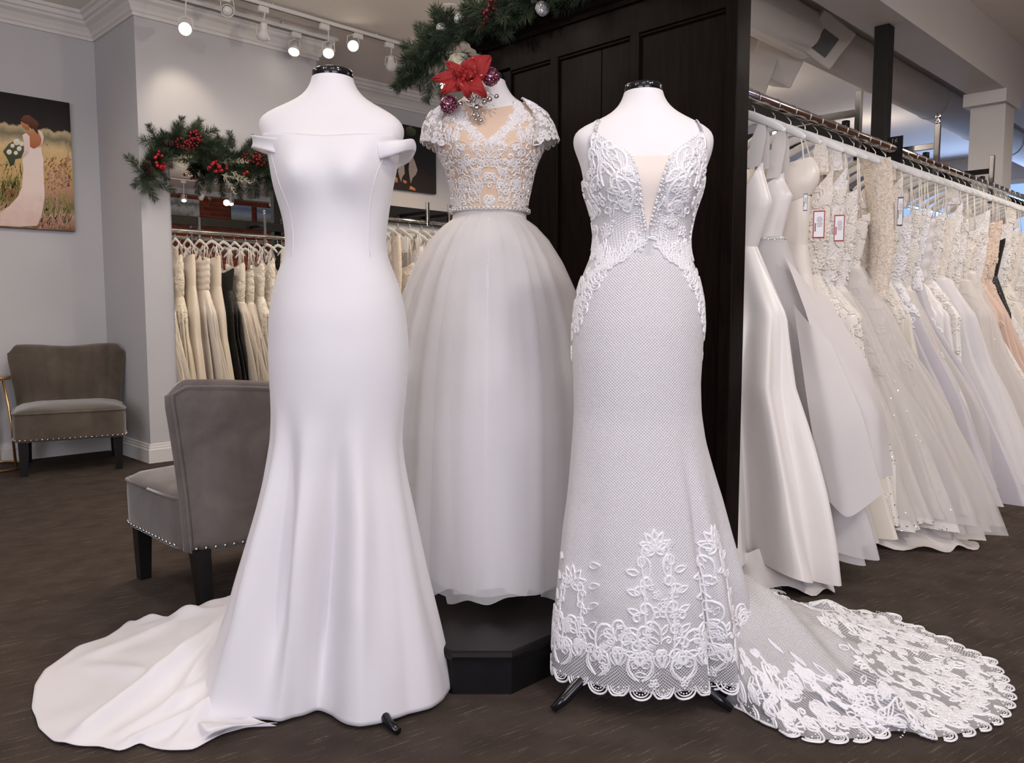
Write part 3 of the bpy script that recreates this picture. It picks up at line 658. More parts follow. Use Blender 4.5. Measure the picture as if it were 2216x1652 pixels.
# ================================================================== CHAIRS
def chair(label, loc, rz, mat):
    t_ = thing('slipper_chair', label, 'chair', loc, rz, 'velvet slipper chairs')
    sw, sd, z0, z1 = .30, .29, .205, .375
    # seat: rounded cushion over a box
    sy0 = -.035; sd = .255
    Rr, Cc = 9, 48; P = np.zeros((Rr, Cc, 3)); ph = np.linspace(0, 2 * np.pi, Cc, endpoint=False)
    sq = lambda c_, n_: np.sign(c_) * np.abs(c_) ** (2 / n_)
    for i, (k, z) in enumerate(((.99, z0), (1.0, z0 + .02), (1.005, z1 - .05), (1.0, z1 - .012), (.985, z1), (.90, z1 + .016), (.65, z1 + .032), (.3, z1 + .04), (.02, z1 + .041))):
        P[i, :, 0] = sw * k * sq(np.cos(ph), 9); P[i, :, 1] = sy0 + sd * k * sq(np.sin(ph), 9); P[i, :, 2] = z
    seat = link('seat', new_mesh('seat', P, [grid_faces(Rr, Cc, True), np.arange(Cc)[::-1][None]], mat), t_)
    pp = [(sw * 1.004 * float(sq(math.cos(a), 9)), sy0 + sd * 1.004 * float(sq(math.sin(a), 9)), z1 - .004) for a in np.linspace(0, 2 * np.pi, 64)]
    MB().tube(pp, .0045, 6).build('seat_piping', mat, seat)
    # back: curved shell, channelled in front, wings at both ends
    nc = 97; s_ = np.linspace(-1, 1, nc); rows = np.concatenate([np.linspace(0, 1, 15), [1.0, 1.0]]); G = []
    for i, t0 in enumerate(rows):
        k = [1.0, .62, .05][max(0, i - 14)]; lift = [0, .016, .022][max(0, i - 14)]
        hw = (.286 + .050 * t0 ** 1.4) * (1 - .012 * max(0, i - 13))
        wing = np.abs(s_) ** 3
        zz = .20 + (.525 + .012 * wing - .030 * smoothstep(.86, 1, np.abs(s_)) - .006 * np.cos(s_ * 5)) * t0 + lift * (1 - .8 * smoothstep(.9, 1, np.abs(s_)))
        yb = .292 + .085 * t0 - .12 * wing * (.35 + .65 * t0)
        th = (.085 * (1 - .35 * t0)) * np.sqrt(np.clip(1 - s_ ** 14, 0, 1)) * k
        cen = yb - .045
        chan = .022 * np.abs(np.cos(np.pi * s_ * 3.5)) ** .6 * smoothstep(0, .2, 1 - np.abs(s_))
        fr = np.column_stack([s_ * hw, cen - th * .55 - chan * k, zz]); bk = np.column_stack([s_ * hw, cen + th * .45, zz])
        G.append(np.concatenate([fr, bk[::-1]]))
    G = np.array(G); n2 = G.shape[1]
    back = link('backrest', new_mesh('backrest', G, [grid_faces(len(G), n2, True), np.arange(n2)[::-1][None]], mat), t_)
    # welt that outlines the back panel
    top = len(rows) - 3
    wl = [tuple(G[i, n2 - 3] + np.array([0, .004, 0])) for i in range(0, top)] + [tuple(G[top, n2 - 1 - j] + np.array([0, .004, 0])) for j in range(2, nc - 2)] + [tuple(G[i, nc + 2] + np.array([0, .004, 0])) for i in range(top - 1, -1, -1)]
    MB().tube(wl, .005, 6).build('welt', mat, back)
    for sx in (-1, 1):
        for sy in (-1, 1):
            m = MB(); a = .026; b = .019; kick = .035 if sy > 0 else 0
            P = [(sx * .25 + x * k, sy * .24 + y * k + kick * (1 - z / .21), z) for z, k in ((0, b), (.21, a)) for x, y in ((-1, -1), (1, -1), (1, 1), (-1, 1))]
            m.add(P, grid_faces(2, 4, True), [[3, 2, 1, 0]], [[4, 5, 6, 7]]); m.build('leg', 'chair_wood', t_, False)
    m = MB(); per = []
    for a in np.linspace(0, 2 * np.pi, 400): per.append((sw * 1.005 * float(sq(math.cos(a), 9)), sy0 + sd * 1.005 * float(sq(math.sin(a), 9))))
    per = np.array(per); d = np.concatenate([[0], np.cumsum(np.linalg.norm(np.diff(per, axis=0), axis=1))])
    for q in np.arange(0, d[-1], .0285):
        x = np.interp(q, d, per[:, 0]); y = np.interp(q, d, per[:, 1])
        if y > .19:                               # nails run on along the foot of the back
            if abs(x) > .285: continue
            y = .287 - .042 * (abs(x) / .285) ** 3 + .006
        m.ball((x, y, z0 + .012), .0062, 8, 5)
    o = m.build('nail_trim', 'chrome', seat); o['kind'] = 'stuff'; o['label'] = 'row of silver nail heads'
    return t_
chair('grey velvet slipper chair seen from behind, beside the white crepe gown', W(1.334, 2.74, 0), R_(225), 'velvet')
chair('brown velvet slipper chair facing out below the bride canvas', (-2.755, 5.01, 0), R_(28.6), 'velvet_brown')
# gold side table at the picture's edge
st = W(1.205, 5.755); tb = thing('side_table', 'round gold metal side table beside the brown chair', 'table', (st.x, st.y, 0))
def ringpath(r, z, n=40): return [(r * math.cos(a), r * math.sin(a), z) for a in np.linspace(0, 2 * np.pi, n)]
MB().tube(ringpath(.19, .008), .008, 8).build('base_ring', 'gold', tb)
MB().lathe([(.001, .548), (.125, .548), (.135, .552), (.135, .566), (.128, .570), (.001, .570)], 40).build('table_top', 'gold', tb)
for a in (-12, 108, 228):
    p = [(.188 * math.cos(R_(a)), .188 * math.sin(R_(a)), .008), (.17 * math.cos(R_(a)), .17 * math.sin(R_(a)), .3), (.128 * math.cos(R_(a)), .128 * math.sin(R_(a)), .552)]
    MB().tube(p, .008, 8).build('leg', 'gold', tb)

# ================================================================== MIRROR
ml = UV(onv(367, 420, CH_V))[0]
mr = thing('wall_mirror', 'large frameless mirror on the chase wall below the pine garland', 'mirror', W((ml + 3.14) / 2, CH_V, 0))
ub(MB(), ml, 3.14, CH_V - .012, CH_V - .004, .14, 1.93, .001).build('glass', 'mirror_glass', mr, False, True)
ub(MB(), ml + .004, 3.136, CH_V - .005, CH_V, .145, 1.925).build('backing', 'black_paint', mr, False, True)

# ================================================================== PICTURES
def pic(name, label, v, pts, depth, printmat, cat='picture', facing=-1):   # pts: left u, right u, z0, z1
    u0, u1, z0, z1 = pts
    r = thing(name, label, cat, W((u0 + u1) / 2, v, z0))
    ub(MB(), u0, u1, v, v + facing * depth, z0, z1, .002).build('stretcher', 'canvas_edge', r, False, True)
    vf = v + facing * (depth + .002)
    ub(MB(), u0 + .001, u1 - .001, v + facing * depth, vf, z0 + .001, z1 - .001).build('print', printmat, r, False, True)
    return r, vf
def flatpoly(parent, name, mat, pts, off=0.0):     # thin printed shape, given by its points in space
    V = np.array([tuple(p) for p in pts]); V = V - np.array(world_loc(parent)); n = len(V)
    nrm = np.array(side(0, -1)) * (.0006 + off)
    link(name, new_mesh(name, V + nrm, [np.arange(n)[::-1][None]], mat, False), parent)
vw = V1 - .03
ur, zt_ = UV(onv(146, 222, vw))[0], UV(onv(146, 222, vw))[2]; zb_ = UV(onv(154, 501, vw))[2]
bride, vf = pic('bride_canvas', 'canvas print of a bride with bouquet in a lavender field', V1, (ur - 1.05, ur + .012, zb_, zt_), .03, 'print_field')
Z = lambda pts: [onv(x / 4.859, 180 + y / 4.859, vf) for x, y in pts]
rbl = random.Random(2)
def blades(name, mat, n, x0, x1, y0, y1, h, w, lean, off):
    m = MB(); k = np.array(side(0, -1)) * (.0006 + off); wl = np.array(world_loc(bride))
    for _ in range(n):
        x, y = rbl.uniform(x0, x1), rbl.uniform(y0, y1); hh = h * rbl.uniform(.5, 1.2); d = lean + rbl.uniform(-.35, .35) * hh
        p = Z([(x - w, y), (x + w, y), (x + d, y - hh)]); m.add([np.array(tuple(q)) - wl + k for q in p], [[2, 1, 0]])
    o = m.build(name, mat, bride, False); o['kind'] = 'stuff'
blades('printed_grass', 'print_straw', 260, 0, 740, 640, 1000, 60, 5, 0, 0); blades('printed_grass', 'print_rust', 130, 460, 735, 800, 1120, 34, 9, 20, .0001); blades('printed_grass', 'print_pink', 240, 450, 745, 900, 1520, 60, 6, -10, .0002)
blades('printed_grass', 'print_moss', 120, 400, 750, 1330, 1480, 90, 7, 10, .00025); blades('printed_grass', 'print_straw', 160, 0, 235, 860, 1150, 90, 7, 20, .0002); blades('printed_grass', 'print_moss', 90, 0, 200, 1040, 1240, 90, 7, 20, .00025); blades('printed_grass', 'print_rust', 70, 0, 220, 1120, 1360, 40, 9, 20, .0003); blades('printed_grass', 'print_pink', 110, 400, 750, 1400, 1540, 80, 7, 0, .0003)
flatpoly(bride, 'printed_gown', 'print_dress', Z([(300, 660), (345, 690), (400, 680), (430, 670), (455, 800), (455, 900), (470, 1200), (440, 1380), (390, 1500), (200, 1510), (0, 1500), (0, 1365), (100, 1290), (190, 1190), (230, 1090), (245, 900), (235, 800)]), .0005)
flatpoly(bride, 'printed_back', 'print_skin', Z([(300, 500), (400, 500), (440, 590), (420, 650), (360, 690), (310, 670), (285, 560)]), .0009)
flatpoly(bride, 'printed_sleeve', 'print_dress', Z([(235, 545), (275, 525), (310, 560), (315, 670), (300, 740), (240, 790), (220, 750), (255, 690), (250, 620)]), .0012)
flatpoly(bride, 'printed_sleeve', 'print_dress', Z([(395, 490), (440, 510), (460, 570), (450, 630), (425, 660), (435, 590)]), .0012)
flatpoly(bride, 'printed_face', 'print_skin', Z([(215, 400), (250, 420), (300, 440), (310, 500), (270, 490), (245, 470), (225, 440)]), .0012)
flatpoly(bride, 'printed_hair', 'print_hair', Z([(215, 385), (250, 340), (300, 335), (350, 370), (390, 400), (410, 440), (390, 470), (400, 540), (370, 510), (340, 470), (300, 440), (250, 415)]), .0015)
flatpoly(bride, 'printed_leaves', 'print_leaf', Z([(30, 720), (90, 640), (160, 600), (250, 660), (250, 720), (220, 790), (160, 800), (150, 850), (110, 880), (80, 800)]), .0018)
for x, y, r in ((200, 690, 26), (165, 735, 22), (95, 725, 28), (130, 660, 22), (175, 620, 36), (225, 640, 26)):
    flatpoly(bride, 'printed_rose', 'print_petal', Z([(x + r * math.cos(a), y + r * math.sin(a)) for a in np.linspace(0, 2 * np.pi, 10, endpoint=False)]), .0022)
ur, zt_ = UV(onv(943, 283, vw))[0], UV(onv(943, 283, vw))[2]; zb_ = UV(onv(940, 420, vw))[2]
night, vf = pic('couple_canvas', 'dark canvas print of two walkers hung above the far gown rail', V1, (ur - .85, ur, zb_, zt_), .03, 'print_night')
Z2 = lambda pts: [onv(820 + x / 4.128, 240 + y / 4.128, vf) for x, y in pts]
flatpoly(night, 'printed_walker', 'print_pale', Z2([(275, 410), (300, 405), (320, 450), (345, 530), (330, 570), (300, 600), (285, 650), (275, 600), (265, 520)]))
flatpoly(night, 'printed_walker', 'print_pale', Z2([(180, 500), (225, 470), (230, 560), (205, 600), (200, 640), (185, 600), (170, 540)]))
flatpoly(night, 'printed_sunlight', 'print_skin', Z2([(140, 590), (165, 600), (170, 640), (145, 640)])); flatpoly(night, 'printed_sunlight', 'print_skin', Z2([(215, 615), (250, 630), (245, 650), (220, 645)])); flatpoly(night, 'printed_sunlight', 'print_skin', Z2([(280, 670), (320, 690), (330, 715), (270, 700)]))
flatpoly(night, 'printed_leaves', 'print_leaf', Z2([(240, 150), (280, 135), (330, 170), (330, 210), (300, 230), (250, 215)]))
for nm, lb, pm, x0, x1, y0, y1 in (('snow_canvas', 'grey snowy trees canvas on the brick wall seen in the mirror', 'print_snow', 360, 433, 427, 474),
                                    ('meadow_canvas', 'wide meadow and cloudy sky canvas seen in the mirror beside the black post', 'print_sky', 500, 546, 443, 489),
                                    ('sky_canvas', 'small cloudy sky canvas on brick seen in the mirror by the chrome upright', 'print_sky', 556, 604, 449, 490)):
    vm = 2 * (CH_V - .012) - (V0 + .06)
    a, b = UV(onv(x0, y0, vm)), UV(onv(x1, y1, vm)); c_ = UV(onv(x1, y0 + (x1 - x0) * .06, vm))
    pic(nm, lb, V0 + .02, (a[0], b[0], b[2], (a[2] + c_[2]) / 2), .03, pm, 'picture', 1)

# ================================================================== CEILING FIXTURES
def track(label, v, u0, u1, z):
    r = thing('lighting_track', label, 'track', W((u0 + u1) / 2, v, z))
    ub(MB(), u0, u1, v - .018, v + .018, z, z + .022, .002).build('channel', 'lamp_white', r, False, True)
    ub(MB(), u0 + .01, u1 - .01, v - .006, v + .006, z - .002, z + .004).build('slot', 'grille', r, False, True)
    u = u0 + .2
    while u < u1:
        MB().tube([W(u, v, z + .02), W(u, v, CEIL)], .006, 6).build('standoff', 'lamp_white', r, True, True); u += .8
    return r
TZ = 2.885
track('long white lighting track crossing in front of the mirror wall', 4.85, .9, 5.4, TZ)
track('short white lighting track close to the crown of the mirror wall', 5.09, 1.9, 3.3, TZ - .015)
track('white lighting track along the brick wall seen in the mirror', -1.55, 3.5, 9.5, TZ)
def track_lamp(label, v, px, py, base_px, lit, aim, watts=22, zt=TZ, pos=None, base=None, lit_aim=None):
    p = Vector(pos) if pos is not None else onv(px, py, v)
    if base is None:
        d = Vector((base_px - 1108, 0, 0)); b = onv(base_px, py, v); base = Vector((b.x, b.y, zt))
    r = thing('track_spotlight', label, 'spotlight', base, 0, 'track spotlights')
    light_aim = aim if lit_aim is None else lit_aim
    MB().box(base + Vector((0, 0, -.02)), (.07, .03, .036), A45, .004).build('adapter', 'lamp_white', r, False, True)
    k = p + Vector((0, 0, .07)); MB().tube([base + Vector((0, 0, -.03)), base * .4 + k * .6 + Vector((.012, 0, .02)), k], .004, 6).build('stem', 'lamp_white', r, True, True)
    dr = (Vector(aim) - p).normalized(); q = dr.to_track_quat('Z', 'Y'); Rm = np.array(q.to_matrix())
    def orient(prof, name, mat, par=None):
        m = MB(); m.lathe(prof, 20); V = m.V[0] @ Rm.T + np.array(p); m.V[0] = V; return m.build(name, mat, par or r, True, True)
    hd = orient([(.006, -.085), (.02, -.08), (.022, -.035), (.026, -.03), (.036, -.005), (.040, .02), (.036, .022), (.032, .0)], 'lamp_head', 'lamp_white')
    sx = np.array(Rm[:, 0]); MB().tube([Vector(np.array(p) + sx * .042), Vector(np.array(p) + sx * .036 + np.array([0, 0, .06])), k, Vector(np.array(p) - sx * .036 + np.array([0, 0, .06])), Vector(np.array(p) - sx * .042)], .003, 6).build('yoke', 'lamp_white', r, True, True)
    orient([(.031, .012), (.027, .026), (.016, .034), (.002, .037)], 'bulb', 'lamp_glow' if lit else 'glass_bulb', hd)
    if lit: spot('track_lamp_light', p + (Vector(light_aim) - p).normalized() * .06, light_aim, watts, 70, .8, (1, .84, .64), .03)
T1 = [('lit white track lamp above the garland, over the corner of the mirror wall', 402, 62, 398, 1, onv(395, 250, CH_V), 5), ('unlit glass bulb track lamp next to the lit corner lamp', 492, 22, 486, 0, (-.6, 2.5, 1), 0),
      ('unlit small track lamp hanging on a thin stem behind the first gown', 570, 76, 571, 0, onv(560, 250, CH_V), 0), ('lit track lamp turned sideways right above the black neck cap', 711, 112, 703, 1, (-.9, 3.2, 0), 14),
      ('lit track lamp nearest to the poinsettia side of the neck cap', 764, 98, 775, 1, (-.4, 2.6, .8), 22), ('unlit track lamp with heart shaped bracket between cap and poinsettia', 846, 142, 843, 0, onv(850, 400, V1), 0),
      ('unlit slim track lamp beside the drooping garland end', 903, 124, 912, 0, (-.9, 4.4, 1.8), 0), ('bright lit track lamp showing between the poinsettia petals', 962, 184, 962, 1, (-.1, 2.6, 1.2), 24)]
for i, (lb, px, py, bp, lit, aim, wt) in enumerate(T1): track_lamp(lb, 4.85, px, py, bp, lit, (-1.3, 1.2, .9) if i == 0 else aim, wt, lit_aim=aim)
track_lamp('lit white lamp on the short track close to the mirror wall', 5.09, 637, 108, 642, 1, (-1.6, 4.0, 0), 10, TZ - .015)
for i, (px, py) in enumerate(((398, 432), (500, 440))):
    vm = 2 * (CH_V - .012) + 1.55; q = UV(onv(px, py, vm)); p = W(q[0], -1.55, q[2])
    track_lamp(('lit lamp by the brick wall, mirrored above the snowy canvas', 'lit lamp by the brick wall, mirrored beside the meadow canvas')[i], 0, 0, 0, 0, 1, W(q[0] - .3, -.6, .5), 16, pos=p, base=W(q[0], -1.55, TZ))
for i, px in enumerate((436, 588)):
    vm = 2 * (CH_V - .012) + 1.55; q = UV(onv(px, 440, vm)); track_lamp(('unlit lamp mirrored between the two lit lamps', 'unlit lamp mirrored above the small sky canvas')[i], 0, 0, 0, 0, 0, W(q[0], V0, 2.2), 0, pos=W(q[0], -1.55, 2.66), base=W(q[0], -1.55, TZ))
cd = onz(973, 16, CEIL); cdt = thing('ceiling_sprinkler', 'round white ceiling disc with thin stem above the garland', 'sprinkler', (cd.x, cd.y, CEIL - .2))
MB().lathe([(.002, CEIL - .012), (.05, CEIL - .012), (.07, CEIL - .004), (.075, CEIL)], 28, (cd.x, cd.y, 0)).build('escutcheon', 'lamp_white', cdt, True, True)
MB().tube([(cd.x, cd.y, CEIL), (cd.x, cd.y, CEIL - .17)], .008, 8).build('stem', 'lamp_white', cdt, True, True)
MB().lathe([(.002, CEIL - .2), (.022, CEIL - .195), (.022, CEIL - .185), (.008, CEIL - .17)], 14, (cd.x, cd.y, 0)).build('deflector', 'lamp_white', cdt, True, True)
# air duct with its diffuser beyond the screen
du = thing('air_duct', 'round white ceiling air duct running beyond the gown rails', 'duct', W(7, 2.5, 2.6))
MB().tube([W(3.2, 2.5, 2.765), W(U1 - .02, 2.5, 2.765)], .145, 28).build('pipe', 'duct_white', du, True, True)
for uu in np.arange(4.0, 11, 1.2): MB().tube([W(uu, 2.5, 2.765), W(uu + .03, 2.5, 2.765)], .150, 28).build('joint_ring', 'duct_white', du, True, True)
df = onv(1722, 112, 2.62); dfu = UV(df)
dif = thing('air_diffuser', 'white box diffuser with dark grille hanging beside the duct', 'vent', df)
def tiltbox(parent, name, c, size, eul, mat, bev=.006):
    m = MB().box((0, 0, 0), size, 0, bev); o = m.build(name, mat, parent, False); o.location = Vector(c) - world_loc(parent); o.rotation_euler = eul; return o
tiltbox(dif, 'plenum_box', df + Vector((-.13, .1, .02)), (.34, .34, .34), (R_(18), R_(20), R_(10)), 'duct_white')
tiltbox(dif, 'lower_box', df + Vector((-.36, .05, -.12)), (.36, .30, .34), (R_(-14), R_(24), R_(4)), 'duct_white')
tiltbox(dif, 'grille_frame', df + Vector((.10, -.27, -.01)), (.27, .05, .25), (R_(26), R_(30), R_(12)), 'duct_white')
tiltbox(dif, 'grille', df + Vector((.085, -.285, -.035)), (.12, .02, .13), (R_(26), R_(30), R_(12)), 'grille', .002)

# ================================================================== DRESS FORMS AND GOWNS
def smooth1(a, k=5):
    p = np.pad(a, k, mode='edge'); w = np.hanning(2 * k + 3)[1:-1]; w /= w.sum(); return np.convolve(p, w, 'valid')
class Body:
    """cross-sections of a figure: half width and middle traced at the figure's own distance, depth from tailoring"""
    def __init__(s, rows, Y, depth, yo=None, nexp=None, sm=4):
        pts = [(ony(xl, y, Y), ony(xr, y, Y)) for y, xl, xr in rows]
        z = np.array([p[0].z for p in pts]); a = np.array([(p[1].x - p[0].x) / 2 for p in pts]); cx = np.array([(p[1].x + p[0].x) / 2 for p in pts])
        o = np.argsort(z); s.zz = np.linspace(z.min(), z.max(), 260)
        s.a = smooth1(np.interp(s.zz, z[o], a[o]), sm); s.cx = smooth1(np.interp(s.zz, z[o], cx[o]), sm)
        dz = np.array([ony(rows[0][1], y, Y).z for y, _ in depth]); db = np.array([b for _, b in depth]); o = np.argsort(dz)
        s.b = smooth1(np.interp(s.zz, dz[o], db[o]), 8); s.Y = Y
        s.yo = np.zeros(260) if yo is None else smooth1(np.interp(s.zz, [ony(1100, y, Y).z for y, _ in yo][::-1], [q for _, q in yo][::-1]), 8)
        s.ne = np.full(260, 2.0) if nexp is None else smooth1(np.interp(s.zz, [ony(1100, y, Y).z for y, _ in nexp][::-1], [q for _, q in nexp][::-1]), 5)
        s.bust = None
    def z_of(s, y): return ony(1108, y, s.Y).z
    def f(s, phi, z, grow=0.0):
        g = lambda A: np.interp(z, s.zz, A)
        a, b, cx, yo, n = g(s.a) + grow, g(s.b) + grow, g(s.cx), g(s.yo), g(s.ne)
        sx, cy = np.sin(phi), np.cos(phi)
        x = a * np.sign(sx) * np.abs(sx) ** (2 / n); y = -b * np.sign(cy) * np.abs(cy) ** (2 / n)
        if s.bust is not None:
            zb, xb, sxz, amp = s.bust
            y = y - amp * (np.exp(-((x - xb) / sxz) ** 2) + np.exp(-((x + xb) / sxz) ** 2)) * np.exp(-((z - zb) / (sxz * 1.15)) ** 2) * np.clip(cy * 1.6, 0, 1)
        return np.stack([cx + x, s.Y + yo + y, z + 0 * x], -1)
def loft(fn, phis, ztop, zbot, rows, pw=1.0):   # fn(phi, z) on a grid whose upper and lower edges follow the angle
    t_ = np.linspace(0, 1, rows)[:, None] ** pw
    Zg = ztop[None] * (1 - t_) + zbot[None] * t_
    return fn(np.repeat(phis[None], rows, 0), Zg)
def dress_form(label, body, ytop, ybot, capx, loc, pole_top, tips=(-35, 85, 205), base_z=0.0, reach=1.0):
    r = thing('dress_form', label, 'dress form', loc, 0, 'white dress forms')
    ph = np.linspace(-np.pi, np.pi, 72, endpoint=False)
    zt, zb = body.z_of(ytop), body.z_of(ybot)
    g = Grid(loft(lambda p, z: body.f(p, z), ph, np.full(72, zt), np.full(72, zb), 70), True); g.part('torso', 'form', r)
    V = g.P[0] ; c = V.mean(0)
    a = (ony(capx[1], ytop, body.Y).x - ony(capx[0], ytop, body.Y).x) / 2; yc = c[1]; hgt = .0225
    m = MB(); m.lathe([(.002, 0), (a * .99, 0), (a * 1.02, .003), (a * 1.02, hgt - .004), (a * .98, hgt), (a * .8, hgt + .003), (.002, hgt + .003)], 40)
    cx_ = (ony(capx[1], ytop, body.Y).x + ony(capx[0], ytop, body.Y).x) / 2
    m.V[0] = m.V[0] + np.array([cx_, yc, zt - .004]); m.build('neck_cap', 'black_gloss', r, True, True)
    gb = Grid(np.stack([g.P[-1], g.P[-1] * [1, 1, 1] + (np.array([*g.P[-1].mean(0)]) - g.P[-1]) * .97]), True); gb.part('under_board', 'black_paint', r)
    x, y = loc[0], loc[1]
    MB().tube([(x, y, base_z + .06), (x, y, zb + .01)], .016, 14).build('pole', 'black_paint', r, True, True)
    MB().lathe([(.03, base_z + .09), (.038, base_z + .10), (.038, base_z + .14), (.018, base_z + .16)], 18, (x, y, 0)).build('collar', 'black_paint', r, True, True)
    for d in tips:
        dv = np.array([math.sin(R_(d)), -math.cos(R_(d)), 0])
        pth = [np.array([x, y, base_z + .125]) + dv * .02, np.array([x, y, base_z + .115]) + dv * .08 * reach, np.array([x, y, base_z + (.075 if reach == 1 else .05)]) + dv * .15 * reach, np.array([x, y, base_z + (.03 if reach == 1 else .013)]) + dv * .215 * reach, np.array([x, y, base_z + .011]) + dv * .25 * reach]
        MB().tube(pth, [.013, .016, .016, .014 if reach == 1 else .011, .009], 10).build('foot', 'black_gloss', r, True, True)
    return r
PHI = np.linspace(-np.pi, np.pi, 180, endpoint=False)
ph_of = lambda n: np.linspace(-np.pi, np.pi, n, endpoint=False)

# ---------------------------------------------------------------- gown 1: white crepe, off the shoulder
Y1 = 1.98
ROW1 = [(166, 673, 759), (189, 665, 769), (204, 654, 781), (219, 634, 797), (234, 594, 829), (249, 564.5, 852), (263, 560, 870), (278, 561.5, 874.6), (293, 566, 874), (306, 573, 870), (323, 582, 863), (338, 586, 860), (367, 590, 855), (397, 595, 849), (427, 603, 843), (456, 612, 839), (486, 619, 834.5), (516, 622, 832), (545, 622, 833), (575, 612, 842), (605, 600, 855), (650, 590, 868), (700, 584, 876), (750, 583, 879), (800, 584, 878), (860, 587, 873), (900, 588, 868), (950, 586, 864), (1000, 578, 868), (1050, 569, 876), (1100, 557, 886), (1187, 533, 901), (1250, 515, 912), (1310, 500, 924), (1367, 482, 935), (1421, 467, 945), (1475, 455, 953), (1530, 445, 958)]
B1 = [(160, .050), (189, .054), (219, .062), (249, .068), (290, .085), (330, .098), (390, .100), (450, .090), (520, .084), (600, .100), (680, .118), (780, .120), (900, .112), (1000, .118), (1100, .135), (1250, .165), (1400, .195), (1530, .215)]
body1 = Body(ROW1, Y1, B1, yo=[(160, .02), (220, .015), (300, .0), (520, .0), (700, .012), (1530, .03)], nexp=[(160, 2), (225, 2.0), (250, 2.3), (285, 2.5), (330, 2.2), (380, 2.05), (1500, 2.0)])
zb1 = body1.z_of(388); body1.bust = (zb1, .068, .052, .030)
loc1 = (float(np.interp(.2, body1.zz, body1.cx)) + .02, Y1 + .02, 0)
form1 = dress_form('white dress form wearing the plain crepe gown with floor train', body1, 166, 700, (673, 759), loc1, 0, (39, 159, 279), 0.0, 1.16)
gown1 = thing('crepe_gown', 'plain white crepe gown with off-shoulder straps and long smooth train', 'gown', (loc1[0], loc1[1], 0))
# neckline height by angle
def interp_phi(table):                          # table of (degrees, pixel y), mirrored unless both signs given
    d = np.array([t_[0] for t_ in table], float); y = np.array([t_[1] for t_ in table], float); return lambda ph, body: np.array([body.z_of(q) for q in np.interp(np.degrees(ph), d, y)])
neck1 = interp_phi([(-180, 420), (-120, 390), (-80, 318), (-62, 298), (-40, 301), (0, 311), (40, 303), (62, 300), (80, 316), (120, 390), (180, 420)])
# hem traced on the floor
hemf = [(437, 1558), (480, 1561), (540, 1564), (600, 1565), (634, 1552), (677, 1544), (717, 1551), (744, 1566), (777, 1573), (818, 1568), (884, 1546), (935, 1534), (965, 1516)]
hz = .012
hp = [tuple(onz(x, y, hz))[:2] for x, y in hemf]
hp = [(-.800, 2.06), (-.782, 1.94)] + hp + [(-.150, 2.02), (-.19, 2.12), (-.30, 2.19), (-.45, 2.22), (-.62, 2.22), (-.74, 2.16)]
hp = np.array(hp); hc = np.array([-.47, 2.03])
ang = np.arctan2(hp[:, 0] - hc[0], -(hp[:, 1] - hc[1])); o_ = np.argsort(ang); rad = np.linalg.norm(hp - hc, axis=1)
def hem_r(phi):
    a = np.concatenate([ang[o_] - 2 * np.pi, ang[o_], ang[o_] + 2 * np.pi]); r = np.concatenate([rad[o_]] * 3); return np.interp(phi, a, r)
PH1 = ph_of(240)
dense = np.linspace(-np.pi, np.pi, 720, endpoint=False); hr = hem_r(dense); kk = np.hanning(13); kk /= kk.sum(); hr = np.convolve(np.concatenate([hr[-6:], hr, hr[:6]]), kk, 'valid')
hrr = lambda ph: np.interp(ph, dense, hr, period=2 * np.pi)
z_h0, z_h1 = body1.z_of(820), hz
def gown1_f(phi, z):
    P = body1.f(phi, np.maximum(z, body1.zz[0]), .0035)
    w = np.clip((z_h0 - z) / (z_h0 - z_h1), 0, 1)
    hx = hc[0] + hrr(phi) * np.sin(phi); hy = hc[1] - hrr(phi) * np.cos(phi)
    # shape of the hem, scaled to the width at this height
    aw = np.interp(z, body1.zz, body1.a); ah = body1.a[0]; k = aw / ah
    cx = np.interp(z, body1.zz, body1.cx); cxh = body1.cx[0]
    H = np.stack([cx + (hx - cxh) * k, Y1 + .03 + (hy - Y1 - .03) * k, z], -1)
    w = (smoothstep(0, 1, w) ** 1.0)[..., None]
    P = P * (1 - w) + H * w
    # soft folds that open out toward the floor
    g = smoothstep(z_h0 - .02, .35, z) * (1 - .72 * smoothstep(.30, 0, z))
    fold = 0
    for dg, wd, am in ((-34, 9.5, -.044), (-48, 7, .022), (-16, 9, .026), (7, 9.5, -.054), (25, 10, .026), (-63, 6, -.026), (54, 16, .010), (78, 8, -.016)):
        sh = dg + 9 * (z - .5) * np.sign(dg)
        fold = fold + am * np.exp(-((np.degrees(phi) - sh) / wd) ** 2)
    n = np.stack([np.sin(phi), -np.cos(phi), 0 * phi], -1)
    return P + n * (fold * g)[..., None]
zw1 = body1.z_of(560)
P1b = loft(gown1_f, PH1, neck1(PH1, body1), np.full(240, zw1), 46); P1s = loft(gown1_f, PH1, np.full(240, zw1), np.full(240, hz), 110)
gb1 = Grid(P1b, True); gs1 = Grid(P1s, True)
sheath1 = Grid(np.concatenate([P1b, P1s[1:]], 0), True).part('sheath', 'crepe', gown1, .002)
# princess seams
def seam(grid, cs, rs, name, mat, parent, r=.0009):
    c = np.linspace(0, 1, 30); cc = np.interp(c, np.linspace(0, 1, len(cs)), cs); rr = np.interp(c, np.linspace(0, 1, len(rs)), rs)
    P = grid.pos(cc, rr) + grid.nrm(cc, rr) * .0004
    o = MB().tube(P, r, 5).build(name, mat, parent, True, True); return o
col1 = lambda deg: (deg + 180) / 360 * 240
seam(gb1, [col1(-66), col1(-52), col1(-45), col1(-45)], [2, 14, 26, 45], 'princess_seam', 'crepe', sheath1); seam(gb1, [col1(64), col1(52), col1(47), col1(47)], [2, 14, 26, 45], 'princess_seam', 'crepe', sheath1)
